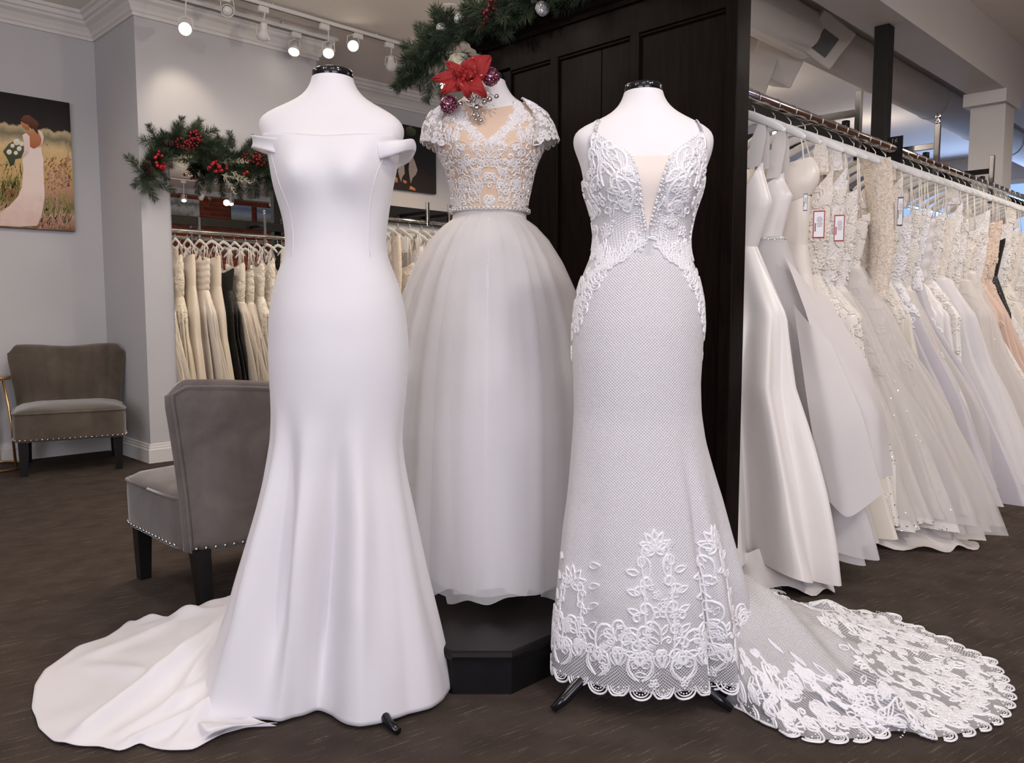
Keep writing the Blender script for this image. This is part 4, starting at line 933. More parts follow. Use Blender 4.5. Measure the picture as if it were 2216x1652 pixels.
# off-shoulder straps: bands standing away from the arm stubs
def band(pts, wd, name, mat, parent, tilt=0.0, n=40):
    pts = np.array(pts, float); d = np.linspace(0, 1, len(pts)); t_ = np.linspace(0, 1, n)
    P = np.column_stack([smooth1(np.interp(t_, d, pts[:, i]), 3) for i in range(3)])
    T = np.gradient(P, axis=0); T /= np.linalg.norm(T, axis=1)[:, None]
    wd = np.interp(t_, np.linspace(0, 1, len(wd)), wd)
    upv = np.array([0, 0, 1.0]) - T * T[:, 2:3]; upv /= np.linalg.norm(upv, axis=1)[:, None]
    out = np.cross(T, upv)
    rows = []
    for q in np.linspace(-.5, .5, 7): rows.append(P + upv * (q * wd)[:, None] + out * (.004 * (1 - (2 * q) ** 2) + tilt * q * wd)[:, None])
    g = Grid(np.array(rows), False); return g.part(name, mat, parent, .002)
Yb = Y1
def px3(x, y, Y): return tuple(ony(x, y, Y))
band([px3(625, 318, Y1 - .07), px3(602, 316, Y1 - .080), px3(575, 311, Y1 - .065), px3(549, 306, Y1 - .035), px3(541, 306, Y1 + .01), px3(553, 312, Y1 + .05), px3(590, 325, Y1 + .09)], [.034, .034, .028, .026, .028, .03, .03], 'off_shoulder_strap', 'crepe', gown1)
band([px3(818, 326, Y1 - .07), px3(842, 321, Y1 - .080), px3(872, 316, Y1 - .065), px3(890, 313, Y1 - .03), px3(897, 318, Y1 + .01), px3(886, 336, Y1 + .045), px3(850, 356, Y1 + .08)], [.040, .036, .026, .026, .028, .03, .03], 'off_shoulder_strap', 'crepe', gown1)
# train on the floor
def train(outer, inner, rows, hfun, zin, name, mat, parent, cols=150, thick=.0015, power=1.6, zedge=.006):
    def rs(p, n):
        p = np.array(p, float); d = np.concatenate([[0], np.cumsum(np.linalg.norm(np.diff(p, axis=0), axis=1))]); q = np.linspace(0, d[-1], n)
        return np.column_stack([np.interp(q, d, p[:, i]) for i in range(p.shape[1])])
    O = rs(outer, cols); I = rs(inner, cols); I = np.column_stack([smooth1(I[:, i], 6) for i in range(I.shape[1])]); O = np.column_stack([smooth1(O[:, i], 1) for i in range(2)])
    t_ = np.linspace(0, 1, rows)[:, None]
    X = I[None, :, 0] * (1 - t_) + O[None, :, 0] * t_; Yy = I[None, :, 1] * (1 - t_) + O[None, :, 1] * t_
    Z = I[None, :, 2] * (1 - t_) ** power + zedge + hfun(X, Yy) * smoothstep(0, .12, t_) * (1 - .7 * smoothstep(.86, 1, t_))
    return Grid(np.stack([X, Yy, np.maximum(Z, .004)], -1), False)
def ridge(X, Y, p, q, h, wd, ease=.1):           # soft fold lying along the line p-q on the floor
    p = np.array(p); q = np.array(q); L = np.linalg.norm(q - p); d = (q - p) / L
    s_ = (X - p[0]) * d[0] + (Y - p[1]) * d[1]; n = -(X - p[0]) * d[1] + (Y - p[1]) * d[0]
    return h * np.exp(-(n / wd) ** 2) * smoothstep(-ease, ease, s_) * smoothstep(L + ease, L - ease, s_)
fl = lambda x, y: tuple(onz(x, y, .01))[:2]
tr1 = [(497, 1325), (446, 1331), (411, 1345), (349, 1352), (310, 1346), (281, 1341), (262, 1356), (230, 1377), (170, 1396), (127, 1426), (97, 1447), (75, 1480), (68, 1529), (77, 1548), (83, 1572), (116, 1602), (154, 1612), (213, 1612), (257, 1623), (278, 1617), (305, 1605), (327, 1614), (360, 1622), (419, 1620), (479, 1586), (535, 1570), (600, 1568)]
in1 = []
for c, r in ((10, 60), (14, 66), (18, 74), (24, 82), (34, 90), (46, 96), (58, 101), (70, 104), (82, 106), (92, 107)):
    p = gs1.pos(c, r) - gs1.nrm(c, r) * .012; in1.append(tuple(p))
def hf1(X, Y):
    z = 0
    for a, b, h, w in (((445, 1450), (150, 1605), .022, .030), ((470, 1380), (190, 1430), .012, .05), ((480, 1345), (285, 1350), .020, .035), ((470, 1410), (330, 1370), .014, .022), ((440, 1520), (250, 1600), .012, .025), ((430, 1560), (270, 1612), .016, .02), ((330, 1500), (180, 1450), .010, .03), ((460, 1470), (380, 1540), .012, .02), ((400, 1590), (440, 1560), .02, .02)):
        z = z + ridge(X, Y, fl(*a), fl(*b), h * 1.5, w * .8)
    return z + .004 * np.sin(X * 21 + 3 * np.sin(Y * 9)) * np.sin(Y * 17 + 1)+ .004
gt1 = train([fl(*p) for p in tr1], in1, 70, hf1, 0, 'train', 'crepe', gown1)
gt1.part('train', 'crepe', gown1, .002)
# small turned-back fold where train and front hem meet
g = [[tuple(onz(x, y, z)) for x, y, z in row] for row in (((425, 1562, .012), (440, 1590, .012), (437, 1604, .01), (470, 1590, .008)), ((432, 1566, .035), (448, 1584, .032), (458, 1586, .028), (490, 1577, .022)), ((450, 1565, .03), (470, 1575, .035), (500, 1572, .03), (520, 1570, .02)), ((470, 1563, .012), (500, 1568, .012), (540, 1568, .012), (600, 1566, .012)))]
from_rows = np.array(g); rr_ = np.linspace(0, 3, 14); tmp = np.array([[np.interp(r, range(4), from_rows[:, c, k]) for k in range(3)] for r in rr_ for c in range(4)]).reshape(14, 4, 3)
tmp = np.array([[np.interp(c, range(4), tmp[r, :, k]) for k in range(3)] for r in range(14) for c in np.linspace(0, 3, 18)]).reshape(14, 18, 3)
Grid(tmp, False).part('hem_fold', 'crepe', gown1, .002)

# ---------------------------------------------------------------- gown 2: lace bodice and tulle skirt on the platform
Y2 = 2.57
ROW2 = [(158, 1025, 1094), (173, 1026, 1092), (185, 1021, 1097), (197, 1015, 1103), (211, 1003, 1114), (221, 988, 1129), (232, 962, 1156), (245, 945, 1173), (262, 937, 1181), (285, 936, 1182), (305, 940, 1178), (330, 948, 1171), (354, 960, 1160), (378, 970, 1153), (410, 977, 1146), (439, 980, 1140), (458, 981, 1138), (480, 978, 1140), (530, 966, 1152), (600, 952, 1166), (700, 946, 1172), (800, 950, 1168)]
body2 = Body(ROW2, Y2, [(150, .048), (190, .055), (221, .064), (250, .075), (285, .095), (330, .112), (380, .108), (440, .095), (470, .094), (540, .12), (640, .14), (800, .14)], yo=[(150, .02), (221, .015), (300, 0), (800, .01)], nexp=[(150, 2), (225, 2), (250, 2.3), (285, 2.4), (330, 2.15), (800, 2)])
body2.bust = (body2.z_of(335), .072, .055, .026)
cx2 = float(np.interp(body2.z_of(460), body2.zz, body2.cx)); loc2 = (cx2, Y2, .116)
form2 = dress_form('white dress form on the platform, neck hidden by the poinsettia', body2, 173, 700, (1026, 1092), loc2, 0, (20, 140, 260), .116)
gown2 = thing('tulle_gown', 'beaded lace bodice gown with full white tulle skirt on the platform', 'gown', (cx2, Y2, .116))
PH2 = ph_of(200); col2 = lambda deg: (deg + 180) / 360 * 200
neck2 = interp_phi([(-180, 260), (-110, 250), (-75, 236), (-55, 226), (-40, 232), (0, 247), (40, 232), (55, 226), (75, 236), (110, 250), (180, 260)])
zw2 = body2.z_of(459)
g2 = Grid(loft(lambda p, z: body2.f(p, z, .003), PH2, neck2(PH2, body2), np.full(200, zw2), 60), True); bod2 = g2.part('bodice', 'nude', gown2)
# embroidery: mirrored scrolls leaving the illusion neckline free
L2 = Lace(g2)
def rowz(grid, c, y, body):                     # row of the grid at pixel height y in column c
    z = body.z_of(y); zs = grid.P[:, int(c) % grid.C, 2]; return float(np.interp(-z, -zs, np.arange(grid.R)))
def in_v(q):
    P = g2.pos(q[:, 0], np.clip(q[:, 1], 0, 59)); dx = np.abs(P[:, 0] - cx2 - (P[:, 2] - zw2) * .0); z = P[:, 2]
    lim = np.interp(z, [body2.z_of(322), body2.z_of(296), body2.z_of(268), body2.z_of(240), body2.z_of(225)], [-1, .028, .058, .072, .066])
    return np.where(P[:, 1] < Y2, dx > lim, True).all()
k2 = lambda q: in_v(q) and q[:, 1].min() > .3 and q[:, 1].max() < 58.5
rr2 = random.Random(5)
for deg, y, kind, sz, an in ((4, 455, 'v', .85, 0),):
    for fl_ in (False,): L2.put(m_vase(.17, .0036), col2(0), rowz(g2, 100, 452, body2), 1.0, 0, fl_, keep=k2)
L2.put(m_pair(.028, .0034), col2(0), rowz(g2, 100, 345, body2), 1, 0, keep=k2); L2.put(m_flower(.018, .003), col2(0), rowz(g2, 100, 452, body2) - .5, 1, keep=k2)
spots = []
def SC2(L):            # thick corded curl with a twin cord and a comma leaf
    return [(scroll(0, 0, 80, -40, 560, L * 2.6), .0056), (scroll(.0075, -.002, 66, -40, 520, L * 1.6), .0034), (scroll(0, .004, 150, 30, 330, L * 1.1), .0046)]
for iy, y in enumerate(range(240, 460, 21)):
    for ix, deg in enumerate(np.arange(7 + (iy % 2) * 6.5, 178, 13)):
        spots.append((deg + rr2.uniform(-2, 2), y + rr2.uniform(-4, 4)))
for deg, y in spots:
    an = rr2.uniform(-70, 70); kd = rr2.random(); sc = rr2.uniform(.8, 1.15)
    for sg in (1, -1):
        c = col2(sg * deg); r = rowz(g2, c, y, body2)
        mot = SC2(.034) if kd < .55 else (m_pair(.027, .0042) if kd < .75 else (m_flower(.02, .0040, 5) if kd < .85 else m_flourish(.032, .0040)))
        L2.put(mot, c, r, sc, an * sg, sg < 0, dots=[(.004, .012, .0022), (.011, .003, .002), (-.006, .006, .002), (-.01, -.008, .0018)], keep=k2)
# scalloped edge of the plunging lace
vs = [(322, -1), (310, .016), (297, .03), (284, .043), (270, .058), (257, .067), (244, .074), (233, .072)]
for y, dx in vs:
    for sg in ((1, -1) if dx > 0 else (1,)):
        dxx = max(dx, 0) + .012
        z = body2.z_of(y); a_ = float(np.interp(z, body2.zz, body2.a)); deg = math.degrees(math.asin(min(.99, dxx / a_))) * sg
        c = col2(deg); L2.put(m_flower(.0155, .0042, 6) + [(arc(0, 0, .012, 0, 350), .0035)], c, rowz(g2, c, y, body2), 1, 20 * sg, dots=[(0, 0, .003)])
L2.build('lace_embroidery', 'glitter_lace', bod2, label='silvery white beaded scroll lace')
# cap sleeves
for sg in (-1, 1):
    edge = [(1134, 224, .0), (1160, 234, 0), (1187, 254, 0), (1200, 279, 0), (1208, 303, 0)] if sg > 0 else [(984, 224, 0), (958, 236, 0), (930, 250, 0), (915, 280, 0), (911, 306, 0)]
    Rn, Cn = 16, 30; P = np.zeros((Rn, Cn, 3)); tt = np.linspace(0, 1, Rn)
    ex = np.interp(tt, np.linspace(0, 1, 5), [ony(e[0], e[1], Y2).x for e in edge]); ez = np.interp(tt, np.linspace(0, 1, 5), [ony(e[0], e[1], Y2).z for e in edge])
    for j, th in enumerate(np.linspace(-105, 105, Cn)):
        for i, s_ in enumerate(tt):
            half = .05 + .040 * math.sin(s_ * 1.6); k = math.cos(R_(th))
            x = ex[i] - sg * (1 - max(k, -.1)) * (.010 + .062 * s_)
            y = Y2 - half * math.sin(R_(th)) * -1
            z = ez[i] - .028 * s_ * (1 - k) * 1.0 + .006
            P[i, j] = (x, Y2 + .008 + half * math.sin(R_(th)) * 1.05, z)
    if sg > 0: P = P[:, ::1]
    else: P = P[:, ::-1]
    gsl = Grid(P, False)
    if gsl.N[8, 15, 0] * sg < 0: gsl.flip()
    gsl.part('cap_sleeve_net', 'sheer_ivory', gown2)
    Ls = Lace(gsl)
    for i in np.arange(1, 15, 2.6):
        for j in np.arange(1, 29, 3.2):
            mot = SC2(.026) if rr2.random() < .55 else m_pair(.020, .0046)
            Ls.put(mot, j + rr2.uniform(-.8, .8), i + rr2.uniform(-.7, .7), 1, rr2.uniform(-80, 80), dots=[(.004, .01, .002), (-.008, .004, .002)], keep=lambda q: q.min() > -.3 and q[:, 0].max() < 29.3 and q[:, 1].max() < 16.3)
    for j in np.arange(1, 29, 2.6): Ls.put([(arc(0, 0, .010, 170, 370), .005)] + m_flower(.009, .0035, 5), j, 14.8, 1)
    Ls.build('cap_sleeve_lace', 'glitter_lace', gown2)
# beaded belt
bp = [tuple(body2.f(np.array(p), np.array(zw2 + .001), .006)) for p in ph_of(90)]; bp.append(bp[0])
MB().tube(bp, .0055, 8).build('belt_ribbon', 'ribbon', gown2, True, True)
m = MB()
for i, p in enumerate(ph_of(120)):
    q = body2.f(np.array(p), np.array(zw2 + .001 + (.0025 if i % 2 else -.0025)), .0115); m.ball(q, .0038, 6, 5)
o = m.build('belt_stones', 'rhinestone', gown2, True, True); o['kind'] = 'stuff'; o['label'] = 'sparkling rhinestone belt'
# tulle skirt: opaque under layer and two sheer layers with soft gathers
prof2 = [(.0, .086), (.015, .105), (.04, .145), (.08, .186), (.14, .228), (.22, .268), (.32, .305), (.45, .335), (.60, .352), (.80, .362), (1.0, .368)]
def ring_noise(seed, knots):
    r3 = np.random.default_rng(seed); k = r3.normal(0, 1, knots); x = np.linspace(-np.pi, np.pi, knots, endpoint=False)
    fine = np.interp(np.linspace(-np.pi, np.pi, 2048, endpoint=False), x, k, period=2 * np.pi); w = np.hanning(2048 // knots | 1); w /= w.sum(); n_ = len(w) // 2
    fine = np.convolve(np.concatenate([fine[-n_:], fine, fine[:n_]]), w, 'valid'); g_ = np.linspace(-np.pi, np.pi, 2048, endpoint=False)
    return lambda p: np.interp(p, g_, fine, period=2 * np.pi)
def skirt_f(scale, amp, seed, ztop, zbot, ragged=0.0):
    N1, N2, N3, N4 = ring_noise(seed, 70), ring_noise(seed + 1, 34), ring_noise(seed + 2, 15), ring_noise(seed + 3, 44)
    def f(phi, z):
        t_ = np.clip((ztop - z) / (ztop - zbot), 0, 1)
        r = np.interp(t_, [q[0] for q in prof2], [q[1] for q in prof2]) * scale
        ph = phi + .05 * (t_ - .5) * N3(phi)
        fold = .45 * N1(ph) * (1 - .35 * t_) + .8 * N2(ph) * t_ + .5 * N3(phi) * t_ ** 2
        r = r + amp * fold * smoothstep(-.02, .22, t_) + .0016 * N1(phi * 1.0 + 1) * smoothstep(0, .03, t_)
        zz = z + ragged * (N4(phi) + .6 * np.sign(N2(phi))) * smoothstep(.93, 1, t_)
        return np.stack([cx2 + r * np.sin(phi), Y2 - r * np.cos(phi) * .97, zz], -1)
    return f
PS = ph_of(560); zt2 = zw2 - .001
for nm, mat, sc, am, sd, zb_, rg in (('tulle_underskirt', 'tulle', .975, .007, 3, .182, .010), ('tulle_layer', 'sheer_tulle', .992, .0075, 11, .160, .014), ('tulle_layer', 'sheer_tulle', 1.008, .008, 23, .164, .016)):
    Grid(loft(skirt_f(sc, am, sd, zt2, zb_, rg), PS, np.full(560, zt2), np.full(560, zb_), 64, 1.15), True).part(nm, mat, gown2)

# ---------------------------------------------------------------- gown 3: beaded net and lace, plunging neck
Y3 = 2.0
ROW3 = [(197, 1354, 1436), (221, 1344, 1446), (241, 1327, 1466), (258, 1298, 1498), (272, 1264, 1525), (285, 1246, 1539), (296, 1241, 1543), (313, 1241, 1542), (329, 1246, 1539), (346, 1252.5, 1534), (363, 1258, 1527), (390, 1263, 1520), (414, 1265, 1516), (431, 1271, 1510), (465, 1282, 1498), (499, 1287, 1491), (516, 1288, 1488), (540, 1285, 1489), (557, 1280, 1492), (584, 1269, 1502), (618, 1256, 1512), (651, 1249, 1519), (703, 1243, 1522), (766, 1242, 1518), (829, 1245, 1514), (892, 1246, 1516), (955, 1242, 1525), (1018, 1237, 1541), (1081, 1231, 1558), (1144, 1222, 1572), (1237, 1213, 1594), (1300, 1206, 1606), (1354, 1201, 1614), (1442, 1197, 1626)]
body3 = Body(ROW3, Y3, [(190, .050), (221, .056), (258, .064), (296, .085), (340, .098), (400, .102), (460, .09), (520, .085), (600, .102), (700, .120), (800, .120), (900, .116), (1000, .125), (1144, .145), (1300, .165), (1442, .175)], yo=[(190, .02), (258, .015), (320, 0), (560, 0), (700, .012), (1442, .02)], nexp=[(190, 2), (250, 2), (275, 2.3), (310, 2.6), (350, 2.3), (400, 2.05), (1442, 2)], sm=3)
body3.bust = (body3.z_of(405), .070, .052, .030)
cx3 = float(np.interp(body3.z_of(516), body3.zz, body3.cx)); loc3 = (.315, Y3, 0)
form3 = dress_form('white dress form wearing the plunging lace gown before the dark screen', body3, 197, 720, (1354, 1436), loc3, 0, (-60, 60, 180))
gown3 = thing('lace_gown', 'fitted lace gown with plunging neckline and long scalloped lace train', 'gown', (.315, Y3, 0))
PH3 = ph_of(260); col3 = lambda deg: (deg + 180) / 360 * 260
neck3 = interp_phi([(-180, 500), (-130, 480), (-100, 410), (-85, 392), (-70, 377), (-57, 350), (-48, 305), (-43, 297), (-38, 303), (-25, 327), (-13.7, 353), (-5, 465), (-1.2, 504), (1.2, 504), (5, 465), (13.7, 353), (25, 327), (38, 303), (43, 297), (48, 305), (57, 350), (70, 377), (85, 392), (100, 410), (130, 480), (180, 500)])
zh3 = body3.zz[0]
def gown3_f(phi, z):
    P = body3.f(phi, np.maximum(z, zh3), .0035)
    g = smoothstep(body3.z_of(900), .1, z); fold = 0; d = np.degrees(phi)
    for dg, wd, am in ((33, 4.5, -.040), (42, 6, .016), (-70, 10, .008), (-45, 8, -.008), (62, 9, -.020), (80, 9, .02), (12, 8, -.006)):
        fold = fold + am * np.exp(-((d - dg) / wd) ** 2)
    n = np.stack([np.sin(phi), -np.cos(phi), 0 * phi], -1)
    return P + n * (fold * g)[..., None]
zw3 = body3.z_of(560)
P3b = loft(gown3_f, PH3, neck3(PH3, body3), np.full(260, zw3), 60); gb3 = Grid(P3b, True)
zl = zh3 + .27
P3s = loft(gown3_f, PH3, np.full(260, zw3), np.full(260, zl), 90); gs3 = Grid(P3s, True)
sheath3 = Grid(np.concatenate([P3b, P3s[1:]], 0), True).part('sheath', 'net_body', gown3)
hem = np.array([zh3 - .004 + .010 * abs(math.sin(p * 7.5)) for p in PH3])
gh3 = Grid(loft(gown3_f, PH3, np.full(260, zl + .0), hem, 34), True); hem3 = gh3.part('lace_hem', 'net_hem', gown3)
Grid(loft(lambda p, z: gown3_f(p, z) * [1, 1, 1] + np.stack([-np.sin(p), np.cos(p), 0 * p], -1) * .022, PH3, np.full(260, zl + .02), np.full(260, zh3 + .06), 14), True).part('lining', 'lining', gown3)
# nude insert of the plunge
gi = Grid(loft(lambda p, z: body3.f(p, z, .0015), np.radians(np.linspace(-32, 32, 30)), np.full(30, body3.z_of(355)), np.full(30, body3.z_of(512)), 16), False); gi.part('neckline_insert', 'nude_pale', gown3)
for sg in (-1, 1):
    p0 = gb3.pos(col3(42 * sg), 0.5); zz_ = [body3.z_of(y) for y in (303, 292, 280, 268)]
    pts = [tuple(p0 + np.array([0, -.002, 0]))] + [tuple(body3.f(np.array(R_(a * sg)), np.array(z), .004)) for a, z in ((43, zz_[1]), (46, zz_[2]), (52, body3.z_of(270)))] + [tuple(body3.f(np.array(R_(100 * sg)), np.array(body3.z_of(262)), .004)), tuple(body3.f(np.array(R_(130 * sg)), np.array(body3.z_of(300)), .004))]
    band(pts, [.008, .008], 'shoulder_strap', 'rhinestone', gown3)
rr3 = random.Random(9)
LB = Lace(gb3)
def rz3(c, y): return rowz(gb3, c, y, body3)
kb = lambda q: q[:, 1].min() > -.2
for sg in (1, -1):
    def B3(mot, deg, y, sc=1, an=0, dots=(), keep=kb): c = col3(sg * deg); LB.put(mot, c, rz3(c, y), sc, an * sg, sg < 0, dots=dots, keep=keep)
    big = lambda a, k0, k1, L: [(scroll(0, 0, a, k0, k1, L), .0078), (scroll(.007, 0, a - 14, k0, k1, L * .8), .0036), (leaf(.004, .012, a - 50, L * .22, L * .05), .0036)]
    B3(big(100, 80, -520, .17), 20, 470); B3(big(70, -60, 470, .16), 26, 440); B3(big(110, 60, -480, .15), 24, 395); B3(big(60, -40, 520, .14), 33, 372); B3(big(120, 40, -500, .12), 36, 345); B3(big(80, -40, 500, .10), 42, 330)
    B3(big(80, -60, 520, .15), 46, 420); B3(big(120, 60, -500, .13), 52, 390); B3(big(60, -60, 480, .13), 58, 450); B3(big(100, -60, 500, .12), 40, 480); B3(big(70, 60, -500, .12), 66, 420); B3(big(95, 60, -520, .12), 75, 480)
    for d_, y_, a_ in ((8, 512, 200), (15, 528, 215), (22, 545, 205), (30, 558, 230), (38, 566, 190), (46, 560, 170), (52, 545, 200), (60, 530, 180), (70, 540, 200), (80, 520, 170)):
        B3(m_pair(.026, .0046), d_, y_, 1, a_); B3([(arc(0, 0, .016, 150, 420), .0055), (arc(0, 0, .010, 120, 400), .003)], d_, y_)
    for i in range(42):
        d_ = rr3.uniform(6, 150); y_ = rr3.uniform(335, 550)
        B3(rr3.choice([m_flourish(.026, .0036), m_pair(.02, .0032), m_flower(.015, .003)]), d_, y_, rr3.uniform(.8, 1.2), rr3.uniform(-90, 90), [(rr3.uniform(-.02, .02), rr3.uniform(-.02, .02), .0016) for _ in range(6)])
    for y_ in np.arange(310, 500, 5):             # bead edging of the neckline
        d_ = np.interp(y_, [303, 327, 353, 465, 503], [38, 25, 14.5, 5.8, 2]); c = col3(sg * d_); LB.put([], c, max(0.2, rz3(c, y_)), dots=[(0, 0, .0032), (.006 * sg, -.002, .0022), (.011 * sg, .002, .002)])
LB.build('bodice_lace', 'lace_thread', sheath3, .001, .0026, 'corded white scroll lace')
LS = Lace(gs3)
rs3 = lambda c, y: rowz(gs3, c, y, body3)
ks = lambda q: q[:, 1].min() > .2
for sg in (1, -1):
    for d_, y_, a_, s_ in ((62, 585, 180, 1.2), (66, 610, 190, 1.1), (72, 640, 175, 1.1), (74, 665, 185, 1.0), (78, 690, 180, .8), (84, 600, 180, 1.2), (92, 650, 170, 1.2), (96, 700, 185, 1), (100, 750, 180, .9), (50, 575, 200, 1)):
        c = col3(sg * d_); LS.put(m_flourish(.034, .0046), c, rs3(c, y_), s_, a_ * sg, sg < 0, keep=ks); LS.put(m_pair(.02, .004), c, rs3(c, y_), s_, a_ * sg, sg < 0, keep=ks)
gfull = Grid(np.concatenate([gs3.P, gh3.P[1:]], 0), True); LF = Lace(gfull)
zf = lambda c, h: float(np.interp(-(zh3 + h), -gfull.P[:, int(c) % 260, 2], np.arange(gfull.R)))
sc_st, sc_dt = m_scallop(.026, .0046)
arcs = np.concatenate([[0], np.cumsum(np.linalg.norm(np.diff(np.concatenate([gfull.P[-1], gfull.P[-1][:1]]), axis=0), axis=1))])
def at_arc(s_): return float(np.interp(s_ % arcs[-1], arcs, np.arange(261)))
q = 0.0; i = 0
while q < arcs[-1]:
    c = at_arc(q); LF.put(sc_st, c, zf(c, .012), 1, 0, dots=sc_dt)
    if i % 2 == 0:
        LF.put([(scroll(0, 0, 40, 40, 600, .21), .0075), (scroll(.008, .004, 34, 40, 560, .15), .0036), (scroll(0, 0, 140, -40, -600, .21), .0075), (scroll(-.008, .004, 146, -40, -560, .15), .0036)], c, zf(c, .028))
        LF.put(m_flourish(.055, .0064), c, zf(c, .085), rr3.uniform(.85, 1.15), rr3.uniform(-12, 12), i % 4 == 0, dots=[(rr3.uniform(-.03, .03), rr3.uniform(-.02, .06), .002) for _ in range(10)])
    else:
        LF.put(m_pair(.036, .006), c, zf(c, .065)); LF.put(m_flourish(.045, .0056), c, zf(c, .12), rr3.uniform(.7, 1.1), rr3.uniform(-25, 25), i % 4 == 1)
    for _ in range(2):
        LF.put(rr3.choice([m_flower(.013, .003), m_pair(.014, .003), [(leaf(0, 0, 90, .03, .006), .003)]]), c + rr3.uniform(-5, 5), zf(c, rr3.uniform(.02, .14)), 1, rr3.uniform(-180, 180), dots=[(rr3.uniform(-.02, .02), rr3.uniform(-.02, .02), .002) for _ in range(5)])
    q += .054; i += 1
cv = col3(0); LF.put(m_vase(.33, .0074), cv, zf(cv, .08)); LF.put(m_flower(.02, .004), cv, zf(cv, .2)); cv = col3(44); LF.put(m_vase(.33, .0074), cv, zf(cv, .08)); cv = col3(-60); LF.put(m_vase(.2, .005), cv, zf(cv, .08))
for cv in (col3(0), col3(44)):
    for _ in range(12): LF.put(rr3.choice([m_flower(.012, .003), [(scroll(0, 0, 60, -30, 460, .05), .0034)], [(leaf(0, 0, 90, .026, .006), .003)]]), cv + rr3.uniform(-9, 9), zf(cv, rr3.uniform(.1, .36)), 1, rr3.uniform(-180, 180), dots=[(rr3.uniform(-.01, .01), rr3.uniform(-.01, .01), .0018) for _ in range(3)])
LS.build('hip_lace', 'lace_thread', sheath3, .001, .0026); LF.build('hem_lace', 'lace_thread', hem3, .001, .0026, 'wide scalloped border of corded lace')
# lace train
tr3 = [(1640, 1262), (1669, 1260), (1690, 1290), (1708, 1305), (1743, 1308), (1779, 1317), (1817, 1314), (1856, 1332), (1880, 1336), (1925, 1328), (1942, 1338), (1950, 1352), (1986, 1354), (1998, 1370), (2040, 1377), (2084, 1406), (2119, 1416), (2148, 1430), (2155, 1449), (2174, 1474), (2183, 1498), (2181, 1524), (2165, 1548), (2138, 1567), (2100, 1580), (2051, 1590), (2004, 1598), (1974, 1588), (1930, 1581), (1889, 1594), (1812, 1597), (1767, 1598), (1738, 1591), (1696, 1586), (1672, 1570), (1640, 1556), (1604, 1530), (1560, 1512)]
in3 = []
for deg, y in ((128, 1190), (118, 1200), (108, 1215), (98, 1235), (88, 1260), (78, 1290), (70, 1330), (62, 1370), (54, 1405), (48, 1428)):
    c = col3(deg); r = rowz(gs3, c, min(y, 1360), body3)
    p = gown3_f(np.array(R_(deg)), np.array(body3.z_of(y))); in3.append(tuple(p + np.array([-math.sin(R_(deg)), math.cos(R_(deg)), 0]) * .008))
def hf3(X, Y):
    z = 0
    for a, b, h, w in (((1720, 1330), (1930, 1332), .040, .035), ((1650, 1400), (1840, 1360), .030, .05), ((1700, 1440), (1980, 1380), .022, .05), ((1640, 1460), (1900, 1560), .030, .035), ((1780, 1470), (2000, 1595), .040, .028), ((1620, 1500), (1690, 1580), .02, .03), ((1760, 1400), (2090, 1450), .012, .06)):
        z = z + ridge(X, Y, fl(*a), fl(*b), h, w)
    return z + .004 * np.sin(X * 23 + 2 * np.sin(Y * 11)) * np.sin(Y * 19) + .004
gt3 = train([fl(*p) for p in tr3], in3, 80, hf3, 0, 'train', 'net_sheer', gown3, 200, power=1.9)
trn3 = gt3.part('train', 'net_sheer', gown3)
gl = Grid(gt3.P[:36] - np.array([0, 0, .003]), False); gl.P[..., 2] = np.maximum(gl.P[..., 2], .003); gl.part('train_lining', 'lining', gown3)
LT = Lace(gt3)
if gt3.N[60, 100, 2] < 0: gt3.flip()
LT.g = gt3
ctr = np.array([.62, 2.0])
eo = np.concatenate([[0], np.cumsum(np.linalg.norm(np.diff(gt3.P[-1], axis=0), axis=1))])
def tr_put(mot, c, r, sc=1, an=0, flip=False, dots=()): LT.put(mot, c, r, sc, an, flip, dots=dots, keep=lambda q: q[:, 1].max() < 81.5 and q[:, 0].min() > 0 and q[:, 0].max() < 199 and q[:, 1].min() > 3)
lens = np.linalg.norm(np.diff(gt3.P, axis=0), axis=2).sum(0)   # length of each column
def rr_(c, d): return 79 - d / lens[int(min(199, max(0, c)))] * 79
q = .03; i = 0
while q < eo[-1]:
    c = float(np.interp(q, eo, np.arange(200)))
    LT.put(sc_st, c, rr_(c, .012), 1, 0, dots=sc_dt)
    Lc = lens[int(c)]
    def TP(mot, d, *a_, **k_):
        if d < .62 * Lc: tr_put(mot, c, rr_(c, d), *a_, **k_)
    if i % 2 == 0: TP([(scroll(0, 0, 40, 40, 600, .19), .0072), (scroll(.008, .004, 34, 40, 560, .13), .0036), (scroll(0, 0, 140, -40, -600, .19), .0072), (scroll(-.008, .004, 146, -40, -560, .13), .0036)], .03)
    else: TP(m_pair(.036, .006), .05)
    if i % 2: TP(m_flourish(.05, .0062), .09, rr3.uniform(.8, 1.2), rr3.uniform(-40, 40), i % 4 == 1)
    if i % 3 == 0: TP(m_flourish(.055, .0064), .16, 1, rr3.uniform(-60, 60), i % 2 == 0)
    if i % 3 == 1: TP(m_pair(.04, .006), .20, 1, rr3.uniform(-60, 60))
    if i % 4 == 0: TP(m_vase(.22, .0066), .14)
    for _ in range(2): TP(rr3.choice([m_flower(.016, .0045), m_pair(.02, .0046), [(scroll(0, 0, 60, -30, 560, .08), .0055), (scroll(.004, 0, 45, -30, 480, .05), .0036)]]), rr3.uniform(.03, .26), rr3.uniform(.8, 1.4), rr3.uniform(-180, 180), dots=[(rr3.uniform(-.02, .02), rr3.uniform(-.02, .02), .0024) for _ in range(6)])
    q += .054; i += 1
